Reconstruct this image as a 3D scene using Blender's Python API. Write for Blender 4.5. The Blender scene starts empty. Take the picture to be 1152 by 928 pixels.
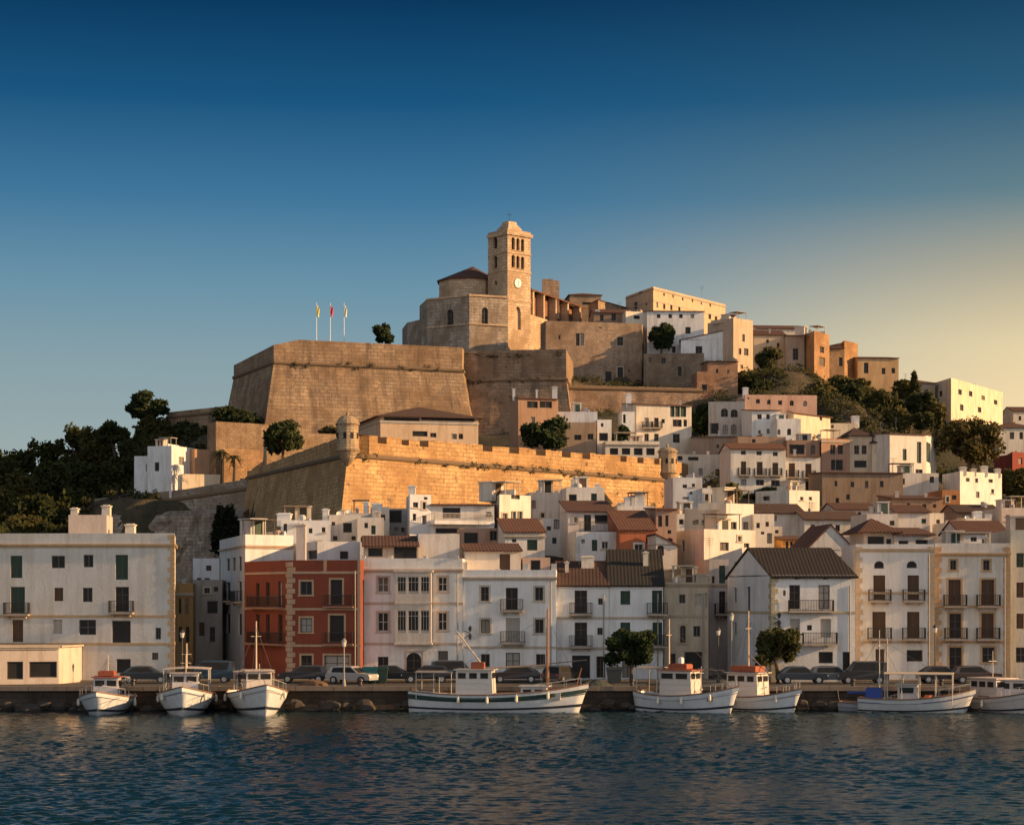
import bpy, math, random
from math import radians as R, sin, cos, pi, sqrt
from mathutils import Vector
import numpy as np
random.seed(7)
S = bpy.context.scene
COL = S.collection

# ------------------------------------------------------------------ camera
F = 2300.0; CX = 576.0; HY = 672.0; CZ = 8.8      # lens in photo pixels, horizon row, eye height above the harbour
cam = bpy.data.objects.new('camera', bpy.data.cameras.new('camera'))
COL.objects.link(cam); S.camera = cam
cam.location = (0, 0, CZ); cam.rotation_euler = (R(90), 0, 0)
cam.data.sensor_width = 36; cam.data.lens = F / 1152 * 36
cam.data.shift_y = (HY - 464) / 1152
cam.data.clip_start = 1; cam.data.clip_end = 30000
def X(px, Y): return (px - CX) * Y / F
def Z(py, Y): return CZ + (HY - py) * Y / F

# ------------------------------------------------------------------ sky and sun
SUN_AZ = 85.0      # degrees to the right of the viewing direction's opposite, see vector below
SUN_EL = 17.0
sv = Vector((sin(R(SUN_AZ)) * cos(R(SUN_EL)), -cos(R(SUN_AZ)) * cos(R(SUN_EL)), sin(R(SUN_EL))))   # towards the sun
sun = bpy.data.objects.new('sun', bpy.data.lights.new('sun', 'SUN')); COL.objects.link(sun)
sun.rotation_euler = sv.to_track_quat('Z', 'Y').to_euler()
sun.data.energy = 5.0; sun.data.color = (1.0, 0.62, 0.30); sun.data.angle = R(0.5)
W = bpy.data.worlds.new('World'); S.world = W; W.use_nodes = True
def world():
    nt = W.node_tree; n = nt.nodes; l = nt.links; n.clear()
    out = n.new('ShaderNodeOutputWorld'); bg = n.new('ShaderNodeBackground'); l.new(bg.outputs[0], out.inputs[0])
    tc = n.new('ShaderNodeTexCoord'); sp = n.new('ShaderNodeSeparateXYZ'); l.new(tc.outputs['Generated'], sp.inputs[0])
    def ramp(src, stops):
        r = n.new('ShaderNodeValToRGB'); e = r.color_ramp.elements
        while len(e) < len(stops): e.new(0.5)
        for i, (p, c) in enumerate(stops): e[i].position = p; e[i].color = (*c, 1)
        l.new(src, r.inputs[0]); return r.outputs[0]
    def mr(src, a, b, c=0., d=1., smooth=True):
        m = n.new('ShaderNodeMapRange'); m.interpolation_type = 'SMOOTHSTEP' if smooth else 'LINEAR'
        m.inputs[1].default_value = a; m.inputs[2].default_value = b; m.inputs[3].default_value = c; m.inputs[4].default_value = d
        l.new(src, m.inputs[0]); return m.outputs[0]
    def mul(a, b):
        m = n.new('ShaderNodeMath'); m.operation = 'MULTIPLY'; l.new(a, m.inputs[0]); l.new(b, m.inputs[1]); return m.outputs[0]
    def mix(f, a, b):
        m = n.new('ShaderNodeMix'); m.data_type = 'RGBA'; l.new(f, m.inputs[0]); l.new(a, m.inputs[6]); l.new(b, m.inputs[7]); return m.outputs[2]
    x, y, z = sp.outputs
    # cool side of the sky by height, and the warm side towards the low sun
    ex = 1.57      # what the exposure below adds
    T_ = lambda L: [(p, tuple(q / ex for q in c)) for p, c in L]
    cool = ramp(z, T_([(0.0, (.40, .43, .40)), (.06, (.34, .41, .40)), (.115, (.235, .345, .39)), (.15, (.140, .285, .385)), (.19, (.050, .180, .325)), (.235, (.008, .088, .210)), (.285, (.0004, .031, .096)), (.5, (.004, .045, .095)), (1.0, (.03, .07, .13))]))
    warm = ramp(z, T_([(0.0, (1.1, .80, .42)), (.08, (1.0, .74, .40)), (.12, (.82, .66, .38)), (.155, (.46, .41, .29)), (.19, (.13, .22, .25)), (.235, (.024, .105, .19)), (.285, (.005, .046, .105)), (.5, (.008, .05, .10)), (1.0, (.03, .07, .13))]))
    wf = mr(x, -.06, .31)
    front = mix(wf, cool, warm)
    # unseen sky behind the viewer, made bright and pale as fill for shaded fronts
    back = ramp(z, [(0.0, (.56, .54, .53)), (.3, (.50, .51, .53)), (1.0, (.13, .16, .22))])
    bf = mr(y, -.15, -.75)
    c = mix(bf, front, back)
    # below the horizon: dim
    sky = n.new('ShaderNodeTexSky'); sky.sky_type = 'NISHITA'; sky.sun_disc = False
    sky.sun_elevation = R(SUN_EL); sky.sun_rotation = math.atan2(sv.x, sv.y)
    sc = n.new('ShaderNodeVectorMath'); sc.operation = 'SCALE'; l.new(sky.outputs[0], sc.inputs[0]); sc.inputs[3].default_value = 0.02
    ad = n.new('ShaderNodeMix'); ad.data_type = 'RGBA'; ad.blend_type = 'ADD'; ad.inputs[0].default_value = .04
    l.new(c, ad.inputs[6]); l.new(sc.outputs[0], ad.inputs[7])
    l.new(ad.outputs[2], bg.inputs[0]); bg.inputs[1].default_value = 1.0
world()
S.view_settings.view_transform = 'Standard'; S.view_settings.look = 'None'
S.view_settings.exposure = 0.65; S.view_settings.gamma = 1.0; S.view_settings.use_curve_mapping = False

# ------------------------------------------------------------------ mesh helper
class MB:
    def __init__(s): s.v = []; s.f = []; s.m = []; s.uv = []
    def face(s, pts, m=0, uv=None):
        i = len(s.v); s.v += [tuple(p) for p in pts]; s.f.append(tuple(range(i, i + len(pts)))); s.m.append(m); s.uv.append(uv)
    def hexa(s, a, m=0, uv=True):      # a: 8 points, bottom ring 0-3 then top ring 4-7
        for q in ((3, 2, 1, 0), (4, 5, 6, 7), (0, 1, 5, 4), (1, 2, 6, 5), (2, 3, 7, 6), (3, 0, 4, 7)):
            p = [Vector(a[k]) for k in q]
            s.face(p, m, planar_uv(p) if uv else None)
    def box(s, x0, x1, y0, y1, z0, z1, m=0):
        s.hexa([(x0, y0, z0), (x1, y0, z0), (x1, y1, z0), (x0, y1, z0), (x0, y0, z1), (x1, y0, z1), (x1, y1, z1), (x0, y1, z1)], m)
    def fbox(s, fr, u0, u1, w0, w1, z0, z1, m=0):
        c = [fr(u0, w1), fr(u1, w1), fr(u1, w0), fr(u0, w0)]
        s.hexa([(p[0], p[1], z0) for p in c] + [(p[0], p[1], z1) for p in c], m)
    def tube(s, p0, p1, r, r2=None, n=6, m=0, cap=True):
        p0 = Vector(p0); p1 = Vector(p1); r2 = r if r2 is None else r2
        d = (p1 - p0); 
        if d.length < 1e-6: return
        d.normalize(); a = d.orthogonal().normalized(); b = d.cross(a)
        A = [p0 + (a * cos(2 * pi * k / n) + b * sin(2 * pi * k / n)) * r for k in range(n)]
        B = [p1 + (a * cos(2 * pi * k / n) + b * sin(2 * pi * k / n)) * r2 for k in range(n)]
        for k in range(n): s.face([A[k], A[(k + 1) % n], B[(k + 1) % n], B[k]], m)
        if cap: s.face(B, m); s.face(A[::-1], m)
    def path(s, pts, r, n=6, m=0):
        for i in range(len(pts) - 1):
            a = r[i] if isinstance(r, (list, tuple)) else r; b = r[i + 1] if isinstance(r, (list, tuple)) else r
            s.tube(pts[i], pts[i + 1], a, b, n, m)
    def lathe(s, cx, cy, prof, n=16, m=0, a0=0.):
        rings = [[(cx + r * cos(a0 + 2 * pi * k / n), cy + r * sin(a0 + 2 * pi * k / n), z) for k in range(n)] for r, z in prof]
        for i in range(len(rings) - 1):
            for k in range(n):
                k2 = (k + 1) % n; L = 2 * pi * max(prof[i][0], .01) / n
                s.face([rings[i][k], rings[i][k2], rings[i + 1][k2], rings[i + 1][k]], m,
                       [(k * L, prof[i][1]), ((k + 1) * L, prof[i][1]), ((k + 1) * L, prof[i + 1][1]), (k * L, prof[i + 1][1])])
        s.face(rings[-1], m); s.face(rings[0][::-1], m)
    def build(s, name, mats, parent=None, smooth=False, base=None, weld=False):
        if not isinstance(mats, (list, tuple)): mats = [mats]
        b = base if base is not None else (parent.get('_b') if parent and '_b' in parent else (0, 0, 0))
        bx, by, bz = b
        me = bpy.data.meshes.new(name)
        me.from_pydata([(x - bx, y - by, z - bz) for x, y, z in s.v], [], s.f)
        for m in mats: me.materials.append(m)
        me.polygons.foreach_set('material_index', s.m)
        if any(u is not None for u in s.uv):
            uvl = me.uv_layers.new(name='UVMap'); arr = []
            for f, u in zip(s.f, s.uv):
                if u is None: arr += [0, 0] * len(f)
                else:
                    for a in u: arr += [a[0], a[1]]
            uvl.data.foreach_set('uv', arr)
        if weld:
            import bmesh
            bm = bmesh.new(); bm.from_mesh(me); bmesh.ops.remove_doubles(bm, verts=bm.verts, dist=1e-4); bm.to_mesh(me); bm.free()
        if smooth: me.polygons.foreach_set('use_smooth', [True] * len(me.polygons))
        me.update()
        o = bpy.data.objects.new(name, me); COL.objects.link(o)
        o['_b'] = list(b)
        if parent: o.parent = parent
        elif base is not None: o.location = base
        return o
def planar_uv(p):
    d = (p[1] - p[0]); 
    if d.length < 1e-6: return [(0, 0)] * len(p)
    d.normalize(); n = (p[1] - p[0]).cross(p[2] - p[1]); 
    if n.length < 1e-9: return [(0, 0)] * len(p)
    n.normalize()
    if abs(n.z) < .5:                       # upright face: v is the height, u runs level
        h = Vector((-n.y, n.x, 0)).normalized(); return [(q.dot(h), q.z) for q in p]
    e = n.cross(d); return [(q.dot(d), q.dot(e)) for q in p]
def tag(o, label=None, cat=None, group=None, kind=None):
    if label: o['label'] = label
    if cat: o['category'] = cat
    if group: o['group'] = group
    if kind: o['kind'] = kind
    return o
def thing(name, base, label, cat, group=None):
    o = bpy.data.objects.new(name, None); COL.objects.link(o); o.location = base; o['_b'] = list(base)
    o.empty_display_size = .5
    return tag(o, label, cat, group)
def copy_tree(o, parent=None):
    c = o.copy(); COL.objects.link(c)
    if parent: c.parent = parent
    for ch in [q for q in COL.objects if q.parent == o]: copy_tree(ch, c)
    return c

# ------------------------------------------------------------------ materials
MC = {}
class NT:
    def __init__(s, name):
        s.mat = bpy.data.materials.new(name); s.mat.use_nodes = True
        s.n = s.mat.node_tree.nodes; s.l = s.mat.node_tree.links; s.p = s.n['Principled BSDF']
        s.tc = s.n.new('ShaderNodeTexCoord')
    def mapv(s, src, sc):
        m = s.n.new('ShaderNodeMapping'); s.l.new(s.tc.outputs[src], m.inputs[0]); m.inputs['Scale'].default_value = sc; return m.outputs[0]
    def noise(s, vec, scale, det=4, rough=.6):
        t = s.n.new('ShaderNodeTexNoise'); s.l.new(vec, t.inputs[0]); t.inputs['Scale'].default_value = scale
        t.inputs['Detail'].default_value = det; t.inputs['Roughness'].default_value = rough; return t.outputs[0]
    def rng(s, v, a, b, c=0., d=1.):
        m = s.n.new('ShaderNodeMapRange'); s.l.new(v, m.inputs[0])
        for i, q in enumerate((a, b, c, d)): m.inputs[i + 1].default_value = q
        return m.outputs[0]
    def mix(s, f, a, b, mode='MIX'):
        m = s.n.new('ShaderNodeMix'); m.data_type = 'RGBA'; m.blend_type = mode
        for k, q in ((0, f), (6, a), (7, b)):
            if isinstance(q, bpy.types.NodeSocket): s.l.new(q, m.inputs[k])
            else: m.inputs[k].default_value = q if k == 0 else (*q, 1)
        return m.outputs[2]
    def math(s, op, a, b):
        m = s.n.new('ShaderNodeMath'); m.operation = op
        for k, q in ((0, a), (1, b)):
            if isinstance(q, bpy.types.NodeSocket): s.l.new(q, m.inputs[k])
            else: m.inputs[k].default_value = q
        return m.outputs[0]
    def bump(s, h, strength=.4, dist=.05):
        b = s.n.new('ShaderNodeBump'); s.l.new(h, b.inputs['Height']); b.inputs['Strength'].default_value = strength
        b.inputs['Distance'].default_value = dist; s.l.new(b.outputs[0], s.p.inputs['Normal'])
    def col(s, c):
        if isinstance(c, bpy.types.NodeSocket): s.l.new(c, s.p.inputs['Base Color'])
        else: s.p.inputs['Base Color'].default_value = (*c, 1)
    def rough(s, v): s.p.inputs['Roughness'].default_value = v
def dk(c, k): return tuple(q * k for q in c)
def plaster(c, wear=.5):
    k = ('pl', c, wear)
    if k in MC: return MC[k]
    t = NT('plaster'); ob = s_ = t.tc.outputs['Object']
    n1 = t.noise(ob, .35, 5, .65); n2 = t.noise(t.mapv('Object', (1.3, 1.3, .16)), 1.1, 5, .7); n3 = t.noise(ob, 2.2, 5, .75)
    base = t.mix(t.rng(n1, .35, .7), c, tuple(q * w for q, w in zip(c, (.86, .83, .78))))
    base = t.mix(t.rng(n2, .47, .68, 0, wear), base, tuple(q * w for q, w in zip(c, (.60, .55, .48))))
    base = t.mix(t.rng(n3, .60, .78, 0, wear * .8), base, tuple(q * w for q, w in zip(c, (.55, .48, .38))))
    oi = t.n.new('ShaderNodeObjectInfo')
    base = t.mix(t.rng(oi.outputs['Random'], 0, 1, 0, .16), base, dk(c, .7))
    t.col(base); t.rough(.92); t.bump(t.noise(ob, 5, 5), .5, .04)
    MC[k] = t.mat; return t.mat
def stone(c, cw=.75, ch=.34, dark=.5, pits=.5):
    k = ('st', c, cw, ch, dark, pits)
    if k in MC: return MC[k]
    t = NT('stone_masonry'); uv = t.tc.outputs['UV']
    nz = t.n.new('ShaderNodeTexNoise'); t.l.new(uv, nz.inputs[0]); nz.inputs['Scale'].default_value = .9; nz.inputs['Detail'].default_value = 3
    vm = t.n.new('ShaderNodeVectorMath'); vm.operation = 'MULTIPLY_ADD'; t.l.new(nz.outputs[1], vm.inputs[0]); vm.inputs[1].default_value = (.5, .22, 0); t.l.new(uv, vm.inputs[2])
    b = t.n.new('ShaderNodeTexBrick'); t.l.new(vm.outputs[0], b.inputs[0]); b.inputs['Scale'].default_value = 1
    b.inputs['Brick Width'].default_value = cw; b.inputs['Row Height'].default_value = ch; b.inputs['Mortar Size'].default_value = .03 * ch / .3
    b.inputs['Mortar Smooth'].default_value = .4
    b.inputs['Color1'].default_value = (*c, 1); b.inputs['Color2'].default_value = (*dk(c, .62), 1); b.inputs['Mortar'].default_value = (*dk(c, .42), 1); b.inputs['Bias'].default_value = -.2
    u2 = t.noise(uv, .13, 6, .65); u3 = t.noise(t.mapv('UV', (1.0, .12, 1)), .6, 5, .7); u4 = t.noise(uv, 1.6, 4, .75)
    base = t.mix(t.rng(u2, .40, .62), b.outputs[0], tuple(q * w for q, w in zip(c, (.52, .46, .40))))
    base = t.mix(t.rng(u3, .47, .64, 0, dark), base, tuple(q * w for q, w in zip(c, (.36, .33, .32))))
    base = t.mix(t.rng(u4, .56, .66, 0, pits), base, tuple(q * w for q, w in zip(c, (.38, .33, .28))))
    vo = t.n.new('ShaderNodeTexVoronoi'); t.l.new(uv, vo.inputs[0]); vo.inputs['Scale'].default_value = 1.15
    pit = t.math('MULTIPLY', t.rng(vo.outputs['Distance'], .16, .32, 1, 0), t.rng(t.noise(uv, .33, 3, .6), .50, .62, 0, pits)); base = t.mix(pit, base, dk(c, .16))
    u5 = t.noise(uv, .45, 3, .6)
    base = t.mix(t.rng(u5, .5, .72, 0, .35), base, tuple(min(1, q * w) for q, w in zip(c, (1.25, 1.2, 1.1))))
    t.col(base); t.rough(.95)
    h = t.math('ADD', t.math('MULTIPLY', b.outputs[1], -.6), t.math('MULTIPLY', t.noise(uv, 2.2, 6, .7), 1.6))
    t.bump(h, .55, .10); MC[k] = t.mat; return t.mat
def tiles(c):
    k = ('ti', c)
    if k in MC: return MC[k]
    t = NT('clay_roof_tiles'); uv = t.tc.outputs['UV']; sp = t.n.new('ShaderNodeSeparateXYZ'); t.l.new(uv, sp.inputs[0])
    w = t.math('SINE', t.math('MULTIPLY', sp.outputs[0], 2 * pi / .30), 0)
    row = t.math('FRACT', t.math('DIVIDE', sp.outputs[1], .45), 0)
    n1 = t.noise(uv, .6, 5, .7); n2 = t.noise(uv, 5.5, 3, .7)
    base = t.mix(t.rng(n1, .3, .7), c, tuple(q * k_ for q, k_ in zip(c, (.5, .55, .6))))
    base = t.mix(t.rng(n2, .45, .65, 0, .7), base, tuple(min(1, q * k_) for q, k_ in zip(c, (1.5, 1.7, 1.9))))
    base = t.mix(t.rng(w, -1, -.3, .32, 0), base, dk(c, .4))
    t.col(base); t.rough(.9)
    t.bump(t.math('ADD', w, t.math('MULTIPLY', row, .6)), .22, .05); MC[k] = t.mat; return t.mat
def paint(c, rough=.5, metal=0., name='paint', var=.25):
    k = ('pa', c, rough, metal)
    if k in MC: return MC[k]
    t = NT(name); n = t.noise(t.tc.outputs['Object'], 2.5, 4, .65)
    t.col(t.mix(t.rng(n, .4, .7, 0, var), c, tuple(q * w for q, w in zip(c, (.65, .6, .52))))); t.rough(rough); t.p.inputs['Metallic'].default_value = metal
    MC[k] = t.mat; return t.mat
def glass():
    if 'gl' in MC: return MC['gl']
    t = NT('window_glass'); n = t.noise(t.tc.outputs['Object'], .8, 2)
    t.col(t.mix(n, (.012, .013, .014), (.045, .04, .035))); t.rough(.3); t.p.inputs['Specular IOR Level'].default_value = .12
    t.bump(n, .25, .05); MC['gl'] = t.mat; return t.mat
def louvre(c):
    k = ('lo', c)
    if k in MC: return MC[k]
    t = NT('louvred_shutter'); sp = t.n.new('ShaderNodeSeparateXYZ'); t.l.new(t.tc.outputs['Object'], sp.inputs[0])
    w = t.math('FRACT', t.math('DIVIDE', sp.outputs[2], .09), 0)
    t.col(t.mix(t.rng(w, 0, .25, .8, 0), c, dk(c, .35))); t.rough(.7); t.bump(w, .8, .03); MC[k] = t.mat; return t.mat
WHITE = (.80, .79, .77); CREAM = (.76, .68, .56); PINKW = (.66, .56, .48); GREYW = (.52, .51, .50); BEIGE = (.46, .35, .25); OCHRE = (.42, .25, .10)
RED = (.25, .058, .028); ORANGE = (.48, .15, .065); BROWN = (.30, .20, .14); PINK = (.58, .36, .27); STONEB = (.42, .31, .205); TAN = (.50, .36, .23)
TERR = (.115, .048, .030); TERRD = (.070, .036, .025); TERRO = (.16, .064, .034)
WOODB = (.10, .055, .03); GREENS = (.035, .065, .045); FRW = (.5, .47, .42); IRON = (.02, .02, .02); TRIM = (.50, .38, .26)
def stoneM(c=STONEB, **k): return stone(c, **k)
# ------------------------------------------------------------------ buildings
from mathutils import noise as mnoise
TINT = random.Random(5)
CP = []          # ground heights collected from the feet of the buildings
TOPS = {}
def frame(A, B):
    d = Vector((B[0] - A[0], B[1] - A[1])); L = d.length; d /= L; n = Vector((d.y, -d.x))     # n points out of the wall
    def fr(u, w): return (A[0] + d.x * u + n.x * w, A[1] + d.y * u + n.y * w)
    def hit(px):
        k = (px - CX) / F; return (k * A[1] - A[0]) / (d.x - k * d.y)
    fr.L = L; fr.hit = hit; fr.d = d; fr.n = n; fr.A = A
    return fr
def rect(fr, r):
    u0, u1 = fr.hit(r[0]), fr.hit(r[2]); 
    if u1 < u0: u0, u1 = u1, u0
    Ym = fr.A[1] + fr.d.y * (u0 + u1) / 2
    return max(.06, u0), min(fr.L - .06, u1), Z(r[3], Ym), Z(r[1], Ym)
def wall_grid(mb, fr, z0, z1, holes, m=0, dep=.22):
    holes = [h for h in holes if h[1] - h[0] > .08 and h[3] - h[2] > .08]
    us = sorted({0., fr.L, *[min(max(h[0], 0), fr.L) for h in holes], *[min(max(h[1], 0), fr.L) for h in holes]})
    zs = sorted({z0, z1, *[min(max(h[2], z0), z1) for h in holes], *[min(max(h[3], z0), z1) for h in holes]})
    P = lambda u, z, w=0: (*fr(u, w), z)
    for i in range(len(us) - 1):
        if us[i + 1] - us[i] < 1e-4: continue
        j = 0
        while j < len(zs) - 1:
            uc = (us[i] + us[i + 1]) / 2
            ins = lambda jj: any(h[0] < uc < h[1] and h[2] < (zs[jj] + zs[jj + 1]) / 2 < h[3] for h in holes)
            if ins(j): j += 1; continue
            k = j
            while k + 1 < len(zs) - 1 and not ins(k + 1): k += 1
            mb.face([P(us[i], zs[j]), P(us[i + 1], zs[j]), P(us[i + 1], zs[k + 1]), P(us[i], zs[k + 1])], m,
                    [(us[i], zs[j]), (us[i + 1], zs[j]), (us[i + 1], zs[k + 1]), (us[i], zs[k + 1])])
            j = k + 1
    for u0, u1, a, b in holes:
        for q in ([(u0, a, 0), (u0, b, 0), (u0, b, -dep), (u0, a, -dep)], [(u1, b, 0), (u1, a, 0), (u1, a, -dep), (u1, b, -dep)],
                  [(u0, b, 0), (u1, b, 0), (u1, b, -dep), (u0, b, -dep)], [(u1, a, 0), (u0, a, 0), (u0, a, -dep), (u1, a, -dep)]):
            p = [P(u, z, w) for u, z, w in q]; mb.face(p, m, [(c[0] + c[2], c[1]) for c in q])
def opening(T, fr, h, kind, dep=.22, wallmat=None, trimc=None):
    """fills one hole: frame or shutter, pane, surround, balcony"""
    u0, u1, a, b = h
    if u1 - u0 < .1 or b - a < .1: return
    shut = 's' in kind or 'g' in kind or 'c' in kind
    door = 'd' in kind; name = 'door' if door else ('balcony_door' if 'b' in kind else 'window')
    fm = MB(); t = min(.07, (u1 - u0) * .12)
    W0, W1 = -dep + .01, -dep + .07
    fm.fbox(fr, u0, u0 + t, W0, W1, a, b); fm.fbox(fr, u1 - t, u1, W0, W1, a, b)
    fm.fbox(fr, u0 + t, u1 - t, W0, W1, b - t, b); fm.fbox(fr, u0 + t, u1 - t, W0, W1, a, a + t)
    um = (u0 + u1) / 2
    if not 'o' in kind: 
        fm.fbox(fr, um - t * .45, um + t * .45, W0, W1 - .01, a + t, b - t)
        if b - a > 1.2 and not shut:
            for q in ((.5,) if b - a < 1.9 else (.36, .68)): fm.fbox(fr, u0 + t, u1 - t, W0, W1 - .02, a + (b - a) * q - .025, a + (b - a) * q + .025)
    if shut: col = {'s': WOODB, 'g': GREENS, 'c': (.42, .38, .33)}[[c for c in kind if c in 'sgc'][0]]
    else: col = WOODB if (('b' in kind) or door) and 'f' not in kind else (FRW if 'f' in kind else (.12, .10, .085))
    fo = fm.build(name, paint(col, .6, name='joinery'), T)
    pm = MB(); pm.face([(*fr(u0, W0 + .015), a), (*fr(u1, W0 + .015), a), (*fr(u1, W0 + .015), b), (*fr(u0, W0 + .015), b)])
    if shut:
        pm = MB(); pm.fbox(fr, u0 + t, um - .01, W0 + .02, W1 - .015, a + t, b - t); pm.fbox(fr, um + .01, u1 - t, W0 + .02, W1 - .015, a + t, b - t)
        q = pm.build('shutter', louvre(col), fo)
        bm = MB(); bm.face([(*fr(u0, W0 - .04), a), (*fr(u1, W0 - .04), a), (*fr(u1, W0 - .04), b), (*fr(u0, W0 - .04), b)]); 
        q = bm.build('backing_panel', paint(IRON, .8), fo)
        q.matrix_parent_inverse.identity()
        subs = 1
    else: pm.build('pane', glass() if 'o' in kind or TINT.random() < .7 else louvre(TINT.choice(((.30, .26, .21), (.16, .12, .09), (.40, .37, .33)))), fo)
    if 'a' in kind:              # arched head: fill the two corners
        fmb = MB(); r = (u1 - u0) / 2; zc = b - r * (1.25 if 'p' in kind else 1.); n = 6
        for sgn in (-1, 1):
            arc = []
            for k in range(n + 1):
                q = k / n * pi / 2
                if 'p' in kind: arc.append((um + sgn * r * cos(q), zc + 1.25 * r * sin(q) ** .9))
                else: arc.append((um + sgn * r * cos(q), zc + r * sin(q)))
            cor = (um + sgn * r, b)
            for k in range(n):
                p = [cor, arc[k], arc[k + 1]]
                if sgn > 0: p = p[::-1]
                fmb.face([(*fr(c[0], -.01), c[1]) for c in p], 0, p)
        fmb.build('arch_head', wallmat, fo)
    if 't' in kind or 'i' in kind:
        sm = MB(); w = .16 if 't' in kind else .1; pr = .045
        if 't' in kind:
            sm.fbox(fr, u0 - w, u0, .003, pr, a, b + w); sm.fbox(fr, u1, u1 + w, .003, pr, a, b + w); sm.fbox(fr, u0, u1, .003, pr, b, b + w)
        if not (door or 'b' in kind): sm.fbox(fr, u0 - w - .05, u1 + w + .05, .003, pr + .06, a - .12, a - .002)
        if sm.v: sm.build('surround', plaster(trimc or (.55, .47, .38), .5), fo)
    if 'b' in kind or 'B' in kind:
        ext = .45
        sl = MB(); sl.fbox(fr, u0 - ext, u1 + ext, .004, .75, a - .2, a - .04)
        for q in (u0 - .2, u1 + .05): sl.fbox(fr, q, q + .15, .005, .45, a - .42, a - .202)
        so = sl.build('balcony', plaster((.42, .34, .27), .6), T)
        railing(so, fr, u0 - ext + .03, u1 + ext - .03, .70, a - .04, .95)
def railing(T, fr, u0, u1, w, z, h, c=IRON, sides=True, name='railing', sp=.13, w0=.02):
    rm = MB(); r = .02
    def seg(ua, wa, ub, wb):
        L = sqrt((ub - ua) ** 2 + (wb - wa) ** 2); n = max(2, int(L / sp))
        for zz in (z + h, z + .08):
            rm.tube((*fr(ua, wa), zz), (*fr(ub, wb), zz), .032, n=4)
        for k in range(n + 1):
            q = k / n; p = fr(ua + (ub - ua) * q, wa + (wb - wa) * q); rm.tube((*p, z), (*p, z + h), r, n=3, cap=False)
    seg(u0, w, u1, w)
    if sides: seg(u0, w0, u0, w - .02); seg(u1, w0, u1, w - .02)
    return rm.build(name, paint(c, .5), T)
def slab(mb, p, t=.13, m=0):
    """p: four top corners eave-left, eave-right, ridge-right, ridge-left"""
    P = [Vector(q) for q in p]; d = (P[1] - P[0]).normalized(); n = (P[1] - P[0]).cross(P[-1] - P[0]).normalized()
    e = n.cross(d); o = P[0]
    uv = [((q - o).dot(d), (q - o).dot(e)) for q in P]
    mb.face(P, m, uv); Q = [q - n * t for q in P]; mb.face(Q[::-1], m, uv[::-1])
    for i in range(len(P)):
        j = (i + 1) % len(P); mb.face([Q[i], Q[j], P[j], P[i]], m, [(uv[i][0], 0), (uv[j][0], 0), (uv[j][0], t), (uv[i][0], t)])
def lerp(a, b, t): return tuple(x + (y - x) * t for x, y in zip(a, b))
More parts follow.
